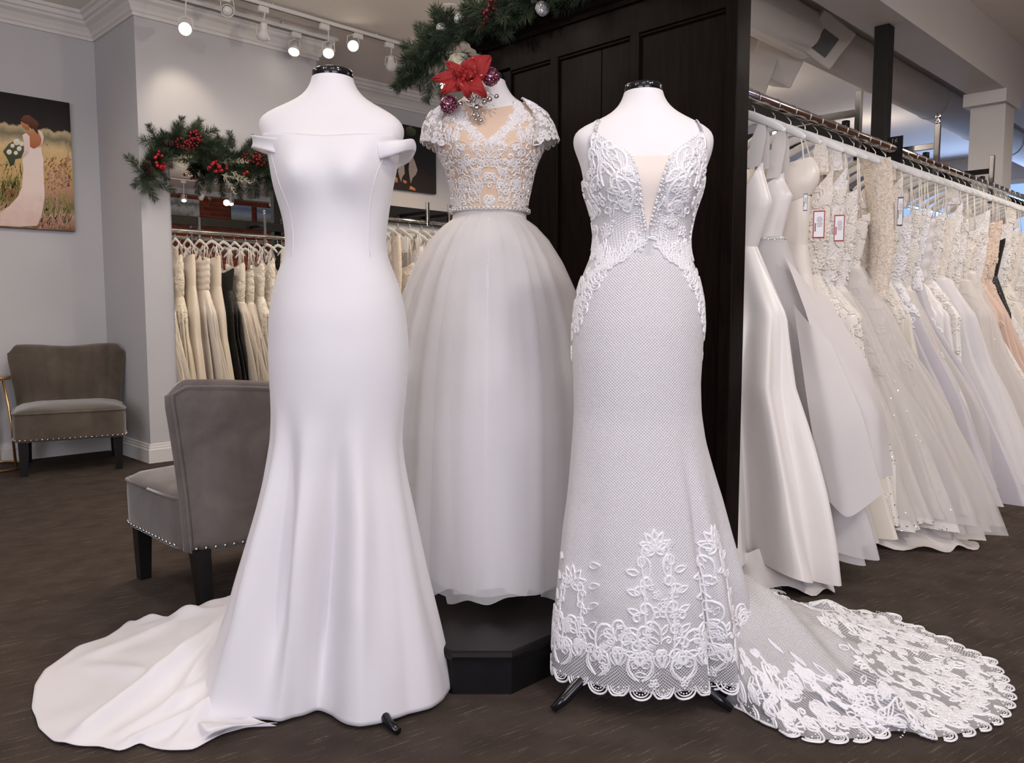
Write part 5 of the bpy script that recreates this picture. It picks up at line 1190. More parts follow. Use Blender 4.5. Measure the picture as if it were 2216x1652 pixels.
for _ in range(26):
    c = rr3.uniform(20, 170); tr_put(rr3.choice([m_flourish(.05, .006), m_pair(.034, .006)]), c, rr3.uniform(28, 50), 1, rr3.uniform(-180, 180))
LT.build('train_lace', 'lace_thread', trn3, .001, .0026, 'corded lace border of the train')

# ================================================================== GARMENT RACKS
RAIL_V, BACK_V, MID_V, RAIL_Z = 1.56, 2.30, 1.93, 1.77
rack = thing('double_gown_rack', 'long double garment rack with chrome rails and black centre beam', 'rack', W(5, MID_V, 0))
RE = 9.4
for nm, vv in (('near_rail', RAIL_V), ('back_rail', BACK_V)): MB().tube([W(2.62, vv, RAIL_Z), W(RE, vv, RAIL_Z)], .0205, 18).build('rail', 'chrome', rack, True, True)
ub(MB(), 2.62, RE, MID_V - .02, MID_V + .02, 1.87, 1.965, .003).build('centre_beam', 'black_paint', rack, False, True)
pst = UV(onv(1905, 300, 1.83))
ub(MB(), pst[0] - .042, pst[0] + .042, 1.79, 1.87, 0, 2.55, .003).build('post', 'black_paint', rack, False, True)
ub(MB(), 8.9, 8.98, 1.89, 1.97, 0, 1.9, .003).build('post', 'black_paint', rack, False, True)
ub(MB(), 2.62, 2.70, 1.89, 1.97, 0, 1.9, .003).build('post', 'black_paint', rack, False, True)
for px, yt, fin in ((1860, 196, 0), (2030, 268, 1), (2148, 336, 0)):
    q = UV(onv(px, yt, RAIL_V + .03)); u = q[0]; zt = q[2]
    ub(MB(), u - .014, u + .014, RAIL_V + .016, RAIL_V + .044, RAIL_Z - .10, zt, .003).build('upright', 'chrome', rack, False, True)
    za = zt - (.10 if fin == 0 else .12)
    ub(MB(), u - .010, u + .010, RAIL_V + .03, MID_V, za - .016, za + .016, .002).build('bracket_arm', 'black_paint' if px > 2100 else 'chrome', rack, False, True)
    MB().lathe([(.002, -.02), (.018, -.016), (.018, .016), (.002, .02)], 14, W(u - .02, RAIL_V + .08, za - .05)).build('clamp_knob', 'black_paint', rack, True, True)
    if fin: MB().lathe([(.012, 0), (.015, .008), (.007, .016), (.014, .03), (.016, .04), (.008, .055), (.002, .066)], 14, W(u, RAIL_V + .03, zt)).build('finial', 'chrome', rack, True, True)
uq = 2.56
vb = 2 * (CH_V - .012) - (BACK_V - .03)
for px, yt, fin in ((572, 465, 1), (430, 470, 0)):
    q = UV(onv(px, yt, vb)); u = q[0]; zt = q[2]
    ub(MB(), u - .014, u + .014, BACK_V - .044, BACK_V - .016, RAIL_Z - .1, zt, .003).build('upright', 'chrome', rack, False, True)
    ub(MB(), u - .01, u + .01, MID_V, BACK_V - .03, zt - .13, zt - .10, .002).build('bracket_arm', 'black_paint', rack, False, True)
    if fin: MB().lathe([(.012, 0), (.015, .008), (.007, .016), (.014, .03), (.016, .04), (.008, .055), (.002, .066)], 14, W(u, BACK_V - .03, zt)).build('finial', 'chrome', rack, True, True)
FV = 5.52
frack = thing('wall_gown_rack', 'wall mounted gown rail with black beam under the dark canvas', 'rack', W(4.5, FV, 0))
MB().tube([W(3.4, FV, 1.73), W(6.2, FV, 1.73)], .014, 14).build('rail', 'chrome', frack, True, True)
ub(MB(), 3.4, 6.2, 5.90, 5.94, 1.76, 1.90, .003).build('wall_beam', 'black_paint', frack, False, True)
for px in (925, 972):
    u = UV(onv(px, 455, FV))[0]
    ub(MB(), u - .012, u + .012, FV, 5.92, 1.80, 1.83, .002).build('bracket_arm', 'black_paint', frack, False, True)
    ub(MB(), u - .014, u + .014, FV - .014, FV + .014, 1.70, 1.90, .002).build('upright', 'chrome', frack, False, True)

# hanger: hook, curved shoulders, lower bar; x runs across the rail
hk = [(.0235 * math.cos(a), 0, -.0165 + .0235 * math.sin(a) - .004) for a in np.linspace(R_(-40), R_(200), 16)]
hk = [(0, 0, -.112), (0, 0, -.085), (0.0, 0, -.060), (-.016, 0, -.038)] + hk[::-1]
HOOK = MB().tube([Vector(p) + Vector((0, 0, -.0035)) for p in hk], .0022, 6).mesh('hook', 'wire')
xs = np.linspace(-.205, .205, 31); zs = -.105 - .095 * (np.abs(xs) / .205) ** 1.4
BODY = MB().tube([(x, 0, z) for x, z in zip(xs, zs)], np.interp(np.abs(xs), [0, .08, .18, .205], [.017, .016, .013, .006]), 10, True, .28).mesh('shoulder_arm', 'plastic_white')
def hanger(loc, rz, label, group):
    h = thing('gown_hanger', label, 'hanger', loc, rz, group)
    link('hook', HOOK, h); link('shoulder_arm', BODY, h)
    return h
# gowns on hangers: x across the rail (plus = aisle side), y along the rail, z up
def hang_parts(seed, st):
    r3 = np.random.default_rng(seed); out = []
    zt = st.get('top', 1.40) ; zh = st.get('hem', .05); fl_ = st.get('flare', .40); bh = st.get('thick', .10); nf = st.get('folds', 9); am = st.get('amp', .16); cxh = st.get('shift', .05)
    zw = st.get('waist', 1.10); C_, R__ = st.get('cols', 110), 46
    ph = ph_of(C_); p0 = r3.uniform(0, 6.28, 5); kf = [nf, nf + 3, max(4, nf - 4), 2 * nf + 1, 5]
    za = [zh, .35, .7, .95, zw, zw + .15, zt, 1.8]
    aa = [fl_, fl_ * .84, fl_ * .62, st.get('hip', .20), st.get('wa', .135), .16, st.get('bust', .17), st.get('bust', .17)]
    bb = [bh, bh * .85, bh * .72, .062, .046, .05, .042, .042]
    def fn(phi, z, grow=0.0):
        a = np.interp(z, za, aa); b = np.interp(z, za, bb); cx = np.interp(z, [zh, zw], [cxh, .0])
        t_ = np.clip((zw - z) / (zw - zh), 0, 1)
        fo = sum(np.cos(kf[i] * phi + p0[i] + .5 * np.sin(3 * t_ + i)) * w for i, w in enumerate((.5, .3, .3, .12, .2)))
        k = 1 + am * fo * smoothstep(0, .6, t_)
        sx, cy = np.sin(phi), np.cos(phi)
        x = cx + (a + grow) * k * np.sign(sx) * np.abs(sx) ** .85; y = -(b + grow) * (k + am * .5 * fo * t_) * cy
        if st.get('ruche'): y = y * (1 + .10 * np.sin(z * 95 + 2 * sx) * smoothstep(zw - .25, zw - .05, z)); x = x + .006 * np.sin(z * 95) * smoothstep(zw - .25, zw - .05, z)
        hemw = .02 * np.sin(4 * phi + p0[0]) * smoothstep(.9, 1, t_)
        return np.stack([x, y, np.maximum(z + hemw, .012) + 0 * x], -1)
    sw = st.get('dip', .05)
    top = zt + sw * np.cos(2 * ph + np.pi) * .5 + st.get('vneck', 0) * (np.abs(np.sin(ph)) ** 1.2 - 1)
    gb = Grid(loft(fn, ph, top, np.full(C_, zw), 18), True); out.append(('bodice', gb.mesh('bodice', st['mb'])))
    gs = Grid(loft(fn, ph, np.full(C_, zw), np.full(C_, zh), 40), True); out.append(('skirt', gs.mesh('skirt', st['ms'])))
    if st.get('over'):
        go = Grid(loft(lambda p, z: fn(p, z, .012 + .03 * smoothstep(.9, .2, z)) * np.array([1.03, 1.08, 1]), ph + .2, np.full(C_, zw - .01), np.full(C_, zh + .03), 36), True); out.append(('overskirt', go.mesh('overskirt', st['over'])))
    for sg in (-1, 1):
        x0 = .115 * sg; x1 = st.get('strapx', .13) * sg
        zs0 = 1.77 - .105 - .095 * (abs(x0) / .205) ** 1.4 + .024
        zb = zt + (sw * .4 if st.get('strap') != 'wide' else .02) + .0
        if st.get('strap') == 'wide':
            P = np.array([[[x0 * 1.0 + d * .5, s_ * .012, zs0 + .002] for d in (-.022, .022)] for s_ in (0,)] + [[[x1 * (1 - q) + x0 * q + d, -.030 * (1 - q), zb * (1 - q) + zs0 * q] for d in (-.028, .028)] for q in (.6, .3, 0, -.08)])
            out.append(('strap', Grid(P, False).mesh('strap', st['mb'])))
            P2 = P * np.array([1, -1, 1]); out.append(('strap', Grid(P2, False).mesh('strap', st['mb'])))
        else:
            out.append(('strap', MB().tube([(x0, -.008, zs0), (x0 * .5 + x1 * .5, -.016, (zs0 + zb) / 2), (x1, -.03, zb - .02)], .0028, 5).mesh('strap', 'ribbon')))
            out.append(('strap', MB().tube([(x0, .008, zs0), (x0 * .5 + x1 * .5, .016, (zs0 + zb) / 2), (x1, .03, zb - .02)], .0028, 5).mesh('strap', 'ribbon')))
    if st.get('sleeve'):
        for sg in (-1, 1):
            n = 16; P = np.zeros((14, n, 3)); th = np.linspace(0, 2 * np.pi, n, endpoint=False)
            for i, q in enumerate(np.linspace(0, 1, 14)):
                x = sg * (.165 + .045 * math.sin(q * 2.4)); z = 1.60 - (.58 if st['sleeve'] == 'long' else .2) * q; ra = .060 - .012 * q + (.012 if i == 13 else 0)
                P[i, :, 0] = x + ra * np.sin(th) * sg; P[i, :, 1] = -.02 - .03 * q - .026 * np.cos(th); P[i, :, 2] = z + .02 * np.sin(th) * (1 - q)
            out.append(('sleeve', Grid(P, True).mesh('sleeve', st.get('msl', st['mb']))))
    na = st.get('appl', 0)
    if na:
        Ls = []
        for g, lo, hi, cnt in ((gb, .5, 16.5, na), (gs, 0, st.get('appl_to', 16), na)):
            L = Lace(g)
            for _ in range(cnt):
                c = r3.uniform(0, C_); r = lo + (hi - lo) * r3.random() ** (1.0 if g is gb else 1.6)
                mot = [m_flower(.026, .009, 5), m_flower(.02, .008, 6), m_flourish(.03, .007), [(leaf(0, 0, a, .035, .007), .008) for a in (60, 120, 200)]][r3.integers(0, 4)]
                L.put(mot, c, r, r3.uniform(.8, 1.3), r3.uniform(-180, 180), keep=lambda q: q[:, 1].min() > -.4)
            if L.cr: Ls.append(L)
        for L in Ls:
            o = L.build('lace_applique', st.get('ma', 'lace_ivory'), None, .0015, .004); out.append(('lace_applique', o.data)); bpy.data.objects.remove(o)
    if st.get('train'):
        tl = st['train']; n = 40; R2 = 14; P = np.zeros((R2, n, 3)); th = np.linspace(R_(-80), R_(80), n)
        for i, q in enumerate(np.linspace(0, 1, R2)):
            rr = fl_ * .72 + (tl + fl_ * .28) * q * (1 + .10 * np.sin(5 * th + p0[1]) + .06 * np.sin(11 * th + p0[2]))
            P[i, :, 0] = cxh + rr * np.cos(th) * .98; P[i, :, 1] = rr * np.sin(th) * .42
            P[i, :, 2] = (.10 * (1 - q) ** 1.5 + .016 + .022 * np.sin(7 * th + p0[3]) * np.sin(q * 3.1) + .012 * np.sin(13 * th + 5 * q)).clip(.006)
        out.append(('train', Grid(P, False).mesh('train', st.get('mt', st['ms']))))
    return out
def hang(parts, loc, label, group, hz_=RAIL_Z, flip=False, name='hanging_gown', st_rot=0.0):
    rz = R_(-45) + (math.pi if flip else 0) + st_rot
    g = thing(name, label, 'gown', loc, rz, group)
    for nm, me in parts:
        o = link(nm, me, g)
        if nm == 'lace_applique': o['kind'] = 'stuff'
    return g
ST = {
 'satin_big': dict(waist=1.2, bust=.12, wa=.105, strapx=.10, mb='satin', ms='satin', top=1.47, hem=.06, flare=.38, thick=.19, folds=8, amp=.34, cols=140, shift=.02, hip=.22, strap='wide', vneck=.08, train=.04),
 'organza': dict(bust=.125, wa=.12, strapx=.10, mb='satin', ms='organza', top=1.45, hem=.10, flare=.44, thick=.10, folds=5, amp=.16, over='sheer_organza', strap='wide', shift=.02, hip=.24, waist=1.24),
 'satin_off': dict(mb='satin_ivory', ms='satin_ivory', top=1.52, hem=.08, flare=.34, thick=.08, folds=5, amp=.12, bust=.165, dip=.03, waist=1.22, wa=.155, strapx=.15),
 'lace_v': dict(mb='lacey_ivory', ms='ivory', top=1.50, hem=.08, flare=.34, thick=.08, folds=8, strap='wide', vneck=.10, appl=110, appl_to=10, ma='lace_ivory'),
 'lace_glit': dict(mb='lacey_white', ms='glitter_ivory', top=1.50, hem=.06, flare=.40, thick=.09, folds=9, strap='wide', vneck=.12, appl=110, appl_to=14),
 'lace_strapless': dict(mb='lacey_white', ms='glitter_ivory', top=1.42, hem=.05, flare=.42, thick=.10, folds=11, appl=140, appl_to=22, over='sheer_ivory'),
 'tulle_appl': dict(mb='lacey_ivory', ms='tulle_ivory', top=1.40, hem=.06, flare=.46, thick=.11, folds=12, appl=130, appl_to=20, over='sheer_ivory', train=.06),
 'long_sleeve': dict(mb='lacey_champagne', ms='tulle_ivory', top=1.56, hem=.05, flare=.46, thick=.11, folds=12, strap='wide', vneck=.10, sleeve='long', msl='lacey_champagne', appl=60, appl_to=12, ma='lace_ivory', over='sheer_ivory'),
 'lilac': dict(mb='lacey_white', ms='tulle_lilac', top=1.42, hem=.05, flare=.47, thick=.11, folds=12, appl=80, appl_to=14, ma='lace_thread'),
 'ruched': dict(mb='satin', ms='satin', top=1.44, hem=.07, flare=.36, thick=.10, folds=6, amp=.2, ruche=True, dip=.02),
 'fit_lace': dict(mb='lacey_white', ms='lacey_white', top=1.48, hem=.05, flare=.40, thick=.10, folds=9, appl=50, appl_to=24, train=.05),
 'blush': dict(mb='lacey_blush', ms='tulle_blush', top=1.46, hem=.05, flare=.42, thick=.11, folds=12, appl=50, appl_to=14, ma='lace_champagne'),
 'black': dict(mb='black_velvet', ms='sequin_black', top=1.43, hem=.05, flare=.34, thick=.09, folds=7),
 'plain_tulle': dict(mb='lacey_ivory', ms='tulle', top=1.42, hem=.05, flare=.47, thick=.12, folds=13, over='sheer_tulle', train=.04),
}
DESC = {'satin_big': 'glossy white satin gown with a full folded skirt', 'organza': 'white belted gown with a layered grey organza skirt', 'satin_off': 'ivory satin off-shoulder gown', 'lace_v': 'ivory lace gown with a low neckline',
        'lace_glit': 'sparkling ivory gown with lace straps', 'lace_strapless': 'strapless ivory gown with floral lace and glitter skirt', 'tulle_appl': 'ivory tulle gown with scattered lace flowers', 'long_sleeve': 'champagne lace gown with a long hanging sleeve',
        'lilac': 'pale lilac tulle gown with white flowers', 'ruched': 'white satin gown with a ruched waist', 'fit_lace': 'slim white allover lace gown', 'blush': 'blush pink tulle gown', 'black': 'black sequined gown', 'plain_tulle': 'plain white tulle gown with lace bodice'}
SEQ = ['satin_big', 'organza', 'satin_off', 'lace_v', 'lace_glit', 'lace_strapless', 'tulle_appl', 'long_sleeve', 'tulle_appl', 'lace_v', 'lilac', 'lace_strapless', 'lilac', 'ruched', 'fit_lace', 'plain_tulle', 'lace_glit', 'fit_lace', 'tulle_appl', 'lace_strapless', 'fit_lace', 'blush', 'blush', 'black', 'fit_lace', 'lace_v', 'plain_tulle', 'lace_strapless', 'tulle_appl', 'ruched', 'lilac', 'fit_lace', 'blush', 'lace_glit']
us = [2.70, 2.85, 3.01]
while len(us) < len(SEQ): us.append(us[-1] + .125 + .012 * math.sin(len(us) * 2.3))
variants = {}
NG = {}
for i, (k, u) in enumerate(zip(SEQ, us)):
    st = dict(ST[k]); r1 = random.Random(100 + i); rot = 0 if i < 2 else r1.uniform(-.16, .22)
    if i > 3: st['flare'] *= r1.uniform(.92, 1.06); st['hem'] += r1.uniform(0, .07); st['shift'] = r1.uniform(.02, .09); st['waist'] = r1.uniform(1.0, 1.2); st['top'] += r1.uniform(-.05, .05); st['hip'] = r1.uniform(.17, .25)
    if i > 2: st['thick'] = r1.uniform(.065, .085); st['amp'] = r1.uniform(.28, .42); st['folds'] = r1.randint(10, 18)
    if i > 14: st['appl'] = st.get('appl', 0) // 2
    pr = hang_parts(100 + i, st); variants.setdefault(k, []).append(pr)
    g = hang(pr, W(u, RAIL_V, 0), f'{DESC[k]}, {ordinal(i + 1)} from the dark screen', 'gowns on the near rail', st_rot=rot)
    NG[i] = g
    hanger(W(u, RAIL_V, RAIL_Z + .0205), R_(-45) + rot + random.uniform(-.05, .05), f'white hanger of the {ordinal(i + 1)} gown from the dark screen', 'hangers on the near rail')
# belt of the second gown
MB().tube([(.130 * math.cos(a), .052 * math.sin(a), 1.235) for a in np.linspace(0, 2 * np.pi, 40)], .010, 8).build('beaded_belt', 'glitter_silver', NG[1])
# turned-back organza ruffles of the second gown
def ruffle(pts, parent, mat):
    P = np.array(pts, float); R0, C0 = P.shape[:2]
    a = np.array([[[np.interp(r, range(R0), P[:, c, k]) for k in range(3)] for c in range(C0)] for r in np.linspace(0, R0 - 1, 16)])
    a = np.array([[[np.interp(c, range(C0), a[r, :, k]) for k in range(3)] for c in np.linspace(0, C0 - 1, 20)] for r in range(16)])
    for k in range(3):
        for r in range(16): a[r, :, k] = smooth1(a[r, :, k], 3)
    link('organza_ruffle', Grid(a, False).mesh('organza_ruffle', mat), parent)
ruffle([[(.16, -.06, 1.18), (.24, .0, 1.05), (.28, .06, 1.02)], [(.26, -.10, .98), (.40, -.02, .80), (.44, .05, .78)], [(.34, -.10, .74), (.50, -.02, .62), (.50, .06, .60)], [(.36, -.10, .48), (.52, -.04, .40), (.54, .05, .40)]], NG[1], 'organza')
ruffle([[(.22, -.10, 1.0), (.30, -.12, .92), (.36, -.08, .86)], [(.30, -.14, .66), (.40, -.15, .58), (.48, -.08, .62)], [(.36, -.13, .34), (.46, -.14, .26), (.55, -.06, .36)]], NG[1], 'organza')
# gowns on the back rail (the mirror shows them) and on the far wall
BSEQ = ['lace_v', 'long_sleeve', 'lace_glit', 'lace_v', 'satin_off', 'ruched', 'satin_off', 'black', 'lace_strapless', 'tulle_appl', 'fit_lace', 'lace_glit', 'lace_v', 'tulle_appl', 'fit_lace', 'lace_strapless', 'lace_v']
fix = {'black': 3.90}
for i, k in enumerate(BSEQ):
    u = 3.90 + (i - 7) * .125; pr = variants[k][i % len(variants[k])]
    hang(pr, W(u, BACK_V, 0), f'{DESC[k]}, {ordinal(i + 1)} on the mirrored rail', 'gowns on the back rail seen in the mirror', flip=True, st_rot=random.uniform(-.15, .15))
    hanger(W(u, BACK_V, RAIL_Z + .0205), R_(135) + random.uniform(-.15, .15), f'white hanger of the {ordinal(i + 1)} gown on the mirrored back rail', 'hangers on the back rail')
FSEQ = ['lace_v', 'fit_lace', 'lace_strapless', 'lace_v', 'long_sleeve', 'tulle_appl', 'fit_lace', 'lace_v', 'tulle_appl', 'lace_strapless', 'fit_lace', 'lace_v', 'tulle_appl']
for i, k in enumerate(FSEQ):
    u = 3.55 + i * .125; pr = variants[k][(i + 1) % len(variants[k])]
    g = hang(pr, W(u, FV, -.04), f'{DESC[k]}, {ordinal(i + 1)} along the far wall rail', 'gowns on the far wall rail', st_rot=random.uniform(-.15, .15))
    hanger(W(u, FV, 1.73 + .0205), R_(-45) + random.uniform(-.15, .15), f'white hanger of the {ordinal(i + 1)} gown on the far wall rail', 'hangers on the far wall rail')
# paper tags hung from gowns
def paper_tag(label, px, py, v, w, h, rim, tilt=0.0):
    p = onv(px, py, v); r = thing('price_tag', label, 'tag', p, R_(-20), 'paper gown tags')
    def bx(name, sx, sz, y, mat, x=0, z=0, par=r):
        o = MB().box((x, y, z), (sx, .0012, sz), 0).build(name, mat, par, False); return o
    b = bx('tag_card', w, h, 0, rim); fc_ = bx('tag_face', w * .82, h * .9, -.0012, 'tag_white')
    for i in range(7): bx('printed_line', w * (.5 if i % 3 else .34), h * .012, -.002, 'ink', w * .06, h * (.26 - i * .055), fc_)
    bx('printed_mark', w * .1, h * .3, -.002, 'tag_red' if rim == 'tag_red' else 'tag_navy', -w * .3, -h * .1, fc_)
    MB().tube([(0, 0, h / 2), (.004, .004, h / 2 + .05), (0, .012, h / 2 + .10)], .0012, 5).build('tag_string', 'ribbon', r)
paper_tag('white paper tag with red rim on the lace gown nearest the satin ones', 1772, 486, 1.30, .040, .098, 'tag_red'); paper_tag('white paper tag with red rim, further along the near rail', 1816, 494, 1.29, .036, .098, 'tag_red')
paper_tag('narrow dark rimmed tag beside the satin off-shoulder gown', 1743, 438, 1.33, .014, .06, 'tag_navy'); paper_tag('bluish dark rimmed tag between the champagne and lilac gowns', 1948, 458, 1.28, .022, .12, 'tag_navy')
# size divider on the rail
q = UV(onv(1947, 316, RAIL_V - .03)); sd = thing('size_divider', 'black size divider reading 16 on the near rail', 'sign', W(q[0], RAIL_V, RAIL_Z - .07))
ub(MB(), q[0] - .002, q[0] + .002, RAIL_V - .045, RAIL_V + .03, RAIL_Z - .07, RAIL_Z + .06, .001).build('plate', 'black_paint', sd, False, True)
tx = bpy.data.curves.new('size_number', 'FONT'); tx.body = '16'; tx.size = .035; tx.align_x = 'CENTER'; tx.extrude = .0004; tx.materials.append(M['chrome'])
to = bpy.data.objects.new('size_number_curve', tx); COL.objects.link(to); bpy.context.view_layer.update()
nm_ = bpy.data.meshes.new_from_object(to); bpy.data.objects.remove(to); nm_.transform(Matrix.Rotation(R_(-45), 4, 'Z') @ Matrix.Rotation(R_(90), 4, 'X')); to = link('size_number', nm_, sd, W(-.0035, -.005, .095))

# folded collar of the satin off-shoulder gown
P = np.zeros((8, 48, 3)); th = ph_of(48)
for i, q in enumerate(np.linspace(0, 1, 8)):
    P[i, :, 0] = (.165 + .03 * math.sin(q * 3.1)) * np.sin(th); P[i, :, 1] = -(.052 + .02 * math.sin(q * 3.1)) * np.cos(th); P[i, :, 2] = 1.535 - .16 * q + .02 * np.sin(th) * q - .012 * np.cos(2 * th)
link('folded_collar', Grid(P, True).mesh('folded_collar', 'satin_ivory'), NG[2])

# ================================================================== CHRISTMAS DECORATION
def sprig_mesh(n, L, nl, seed, mat, wd=.0011, spread=45):
    r3 = np.random.default_rng(seed); s_ = r3.uniform(.05, 1, n); th = r3.uniform(0, 2 * np.pi, n); an = np.radians(spread + r3.normal(0, 9, n)); ln = nl * r3.uniform(.7, 1.1, n) * (1 - .35 * s_ ** 3)
    cz = .12 * L * s_ ** 2
    base = np.column_stack([s_ * L, 0 * s_, -cz])
    d = np.column_stack([np.cos(an), np.sin(an) * np.cos(th), np.sin(an) * np.sin(th)])
    sd = np.cross(d, r3.normal(size=(n, 3))); sd /= np.linalg.norm(sd, axis=1)[:, None]
    mid = base + d * ln[:, None] * .5; tip = base + d * ln[:, None] + np.array([0, 0, -1]) * (ln * .08)[:, None]
    V = np.stack([base, mid + sd * wd, tip, mid - sd * wd, mid + np.cross(d, sd) * wd], 1).reshape(-1, 3); b = np.arange(n)[:, None] * 5
    F3 = np.concatenate([b + np.array([[0, 1, 4]]), b + np.array([[1, 2, 4]]), b + np.array([[0, 4, 3]]), b + np.array([[4, 2, 3]])])
    m = MB(); m.add(V, F3); m.tube([(0, 0, 0), (.5 * L, 0, -.03 * L), (L, 0, -.12 * L)], [.0025, .002, .001], 5)
    return m.mesh('pine_sprig', mat, False)
SPR = [sprig_mesh(230, .17, .075, i, 'needle_green', .0014) for i in range(3)] + [sprig_mesh(200, .15, .07, 9 + i, 'needle_light', .0014) for i in range(2)]
FROST = sprig_mesh(46, .16, .035, 31, 'needle_frost', .0024, 50)
BERRY = MB().ball((0, 0, 0), .0115, 10, 7).mesh('berry', 'berry'); BERRY_S = MB().ball((0, 0, 0), .0078, 8, 6).mesh('berry', 'berry_wine')
def cone_mesh():
    m = MB()
    for i in range(46):
        q = i / 46; a = i * 2.4; r = .028 * math.sin(.35 + q * 2.6); z = -.035 + .07 * q
        d = np.array([math.cos(a), math.sin(a), .25]); sd = np.array([-math.sin(a), math.cos(a), 0])
        b = np.array([r * .3 * math.cos(a), r * .3 * math.sin(a), z - .004]); t_ = b + d * r * .85
        m.add([b - sd * .004, t_ - sd * .0075, t_ + d * .004 + np.array([0, 0, .004]), t_ + sd * .0075, b + sd * .004, t_ + np.array([0, 0, -.005])], [[0, 1, 5], [1, 2, 5], [2, 3, 5], [3, 4, 5], [0, 5, 4], [0, 4, 3], [0, 3, 2], [0, 2, 1]])
    return m.mesh('pine_cone', 'pine_cone', False)
CONE = cone_mesh()
def orient_to(o, d, roll=0.0):
    o.rotation_euler = (Vector(d).to_track_quat('X', 'Z').to_matrix() @ Matrix.Rotation(roll, 3, 'X')).to_euler()
def garland(label, root, path, out, n, spread, size=1.0, seed=1):
    r1 = random.Random(seed); g = thing('pine_garland', label, 'garland', root, 0, 'christmas pine garlands')
    P = np.array([tuple(p) for p in path]) - np.array(root); d = np.linspace(0, 1, len(P))
    at = lambda q: Vector([np.interp(q, d, P[:, i]) for i in range(3)])
    MB().tube([at(q) for q in np.linspace(0, 1, 40)], .008, 6).build('wire_stem', 'twig', g)
    for i in range(n):
        q = (i + r1.random()) / n; p = at(min(1, q)); tg = (at(min(1, q + .02)) - at(max(0, q - .02))).normalized()
        dv = tg * r1.choice((-1, 1, 1)) * r1.uniform(.3, 1) + Vector(out) * r1.uniform(.0, .8) + Vector((0, 0, 1)) * r1.uniform(-1, .95) * spread
        o = link('pine_sprig', SPR[r1.randrange(5)], g, p + Vector(out) * .01); orient_to(o, dv, r1.uniform(0, 6)); o.scale = (size * r1.uniform(.75, 1.1),) * 3
    return g, at
def at_local(g, p): return Vector(p) - world_loc(g)
OUT_C = Vector(side(0, -1)); GV = CH_V - .06
gp = [onv(x, y, GV) for x, y in ((306, 390), (324, 352), (352, 322), (384, 305), (412, 312), (438, 330), (468, 346), (500, 350), (532, 345), (566, 350), (600, 362), (640, 366), (680, 360))]
ga, at_ = garland('pine garland with red berries draped over the wall mirror', gp[5], gp, OUT_C, 140, .75, 1.0, 3)
# tufts at the photographed outline
for x, y, dx, dy in ((384, 300, .1, 1), (345, 315, -.4, .8), (318, 375, -.5, -.4), (306, 392, .6, -.7), (330, 395, .9, -.2), (505, 330, -.2, 1), (470, 330, .5, .7), (520, 335, .5, .8), (540, 385, .0, -1), (575, 380, .1, -1), (455, 370, -.2, -.8), (495, 375, .3, -.9)):
    o = link('pine_sprig', SPR[(x + y) % 3], ga, at_local(ga, onv(x, y, GV - .02))); orient_to(o, Vector((dx * S2, dx * S2, dy)) + OUT_C * .15); o.scale = (.75,) * 3
def berries(g, cx, cy, rx, ry, n, v, me, seed, nm='berry'):
    r1 = random.Random(seed)
    for _ in range(n):
        a = r1.uniform(0, 6.28); q = math.sqrt(r1.random()); p = onv(cx + rx * q * math.cos(a), cy + ry * q * math.sin(a), v - r1.uniform(.0, .035) - .03 * (1 - q)); link(nm, me, g, at_local(g, p))
bv = GV - .10
for a in ((422, 299, 16, 18, 34, BERRY_S), (400, 310, 20, 14, 26, BERRY_S), (372, 306, 16, 10, 14, BERRY_S), (410, 325, 10, 8, 10, BERRY_S), (346, 348, 14, 22, 14, BERRY), (352, 362, 10, 8, 5, BERRY), (462, 358, 14, 12, 9, BERRY), (480, 366, 20, 8, 8, BERRY), (531, 375, 5, 5, 2, BERRY), (540, 340, 16, 12, 26, BERRY_S), (560, 345, 14, 18, 26, BERRY_S)): berries(ga, *a[:5], bv, a[5], a[0])
for x, y, dx, dy in ((365, 345, 1, .35), (355, 350, 1, .1), (370, 350, .9, -.5), (490, 345, 1, .1), (480, 352, 1, .25), (480, 378, 1, -.1), (500, 372, .8, -.3), (482, 378, .6, -.8)):
    o = link('frosted_sprig', FROST, ga, at_local(ga, onv(x, y, GV - .11))); orient_to(o, Vector((dx * S2, dx * S2, dy)) + OUT_C * .2); o.scale = (.85,) * 3
for x, y in ((463, 343), (318, 358), (528, 356), (326, 372)): link('pine_cone', CONE, ga, at_local(ga, onv(x, y, GV - .09)), (R_(60), 0, 1)).scale = (.9,) * 3
# garland on the cornice of the screen
PUO = PU - .02; OUT_P = Vector(side(-1, 0))
gq = [onu(x, y, PUO) for x, y in ((915, 148), (935, 118), (965, 92), (1010, 72))] + [onu(x, y, PUO) for x, y in ((1060, 52), (1110, 30), (1160, 8), (1220, -16), (1290, -45), (1370, -70))]
gb_, at_b = garland('pine garland with silver balls along the cornice of the dark screen', gq[4], gq, OUT_P, 120, .55, 1.0, 8)
for x, y, dx, dy in ((920, 140, .8, -.4), (930, 130, 1, -.1), (940, 150, .4, -1), (960, 140, -.2, -1), (985, 120, -.2, -.8), (925, 105, .8, .3), (950, 90, .6, .6), (1040, 50, .1, 1), (1075, 40, -.2, 1), (1100, 20, .1, .8), (1150, 5, .3, .6), (1000, 110, -.5, -.5)):
    o = link('pine_sprig', SPR[(x + y) % 5], gb_, at_local(gb_, onu(x, y, PUO - .03))); orient_to(o, Vector((-dx * S2, dx * S2, dy)) + OUT_P * .2); o.scale = (.8,) * 3
WB = MB(); WB.ball((0, 0, 0), .026, 16, 11); rw = np.random.default_rng(4)
for _ in range(46):
    a = rw.normal(size=3); a /= np.linalg.norm(a); b = np.cross(a, rw.normal(size=3)); b /= np.linalg.norm(b); t0 = rw.uniform(0, 6)
    WB.tube([(a * math.cos(t_) + b * math.sin(t_)) * .0275 for t_ in np.linspace(t0, t0 + 1.6, 9)], .0011, 4)
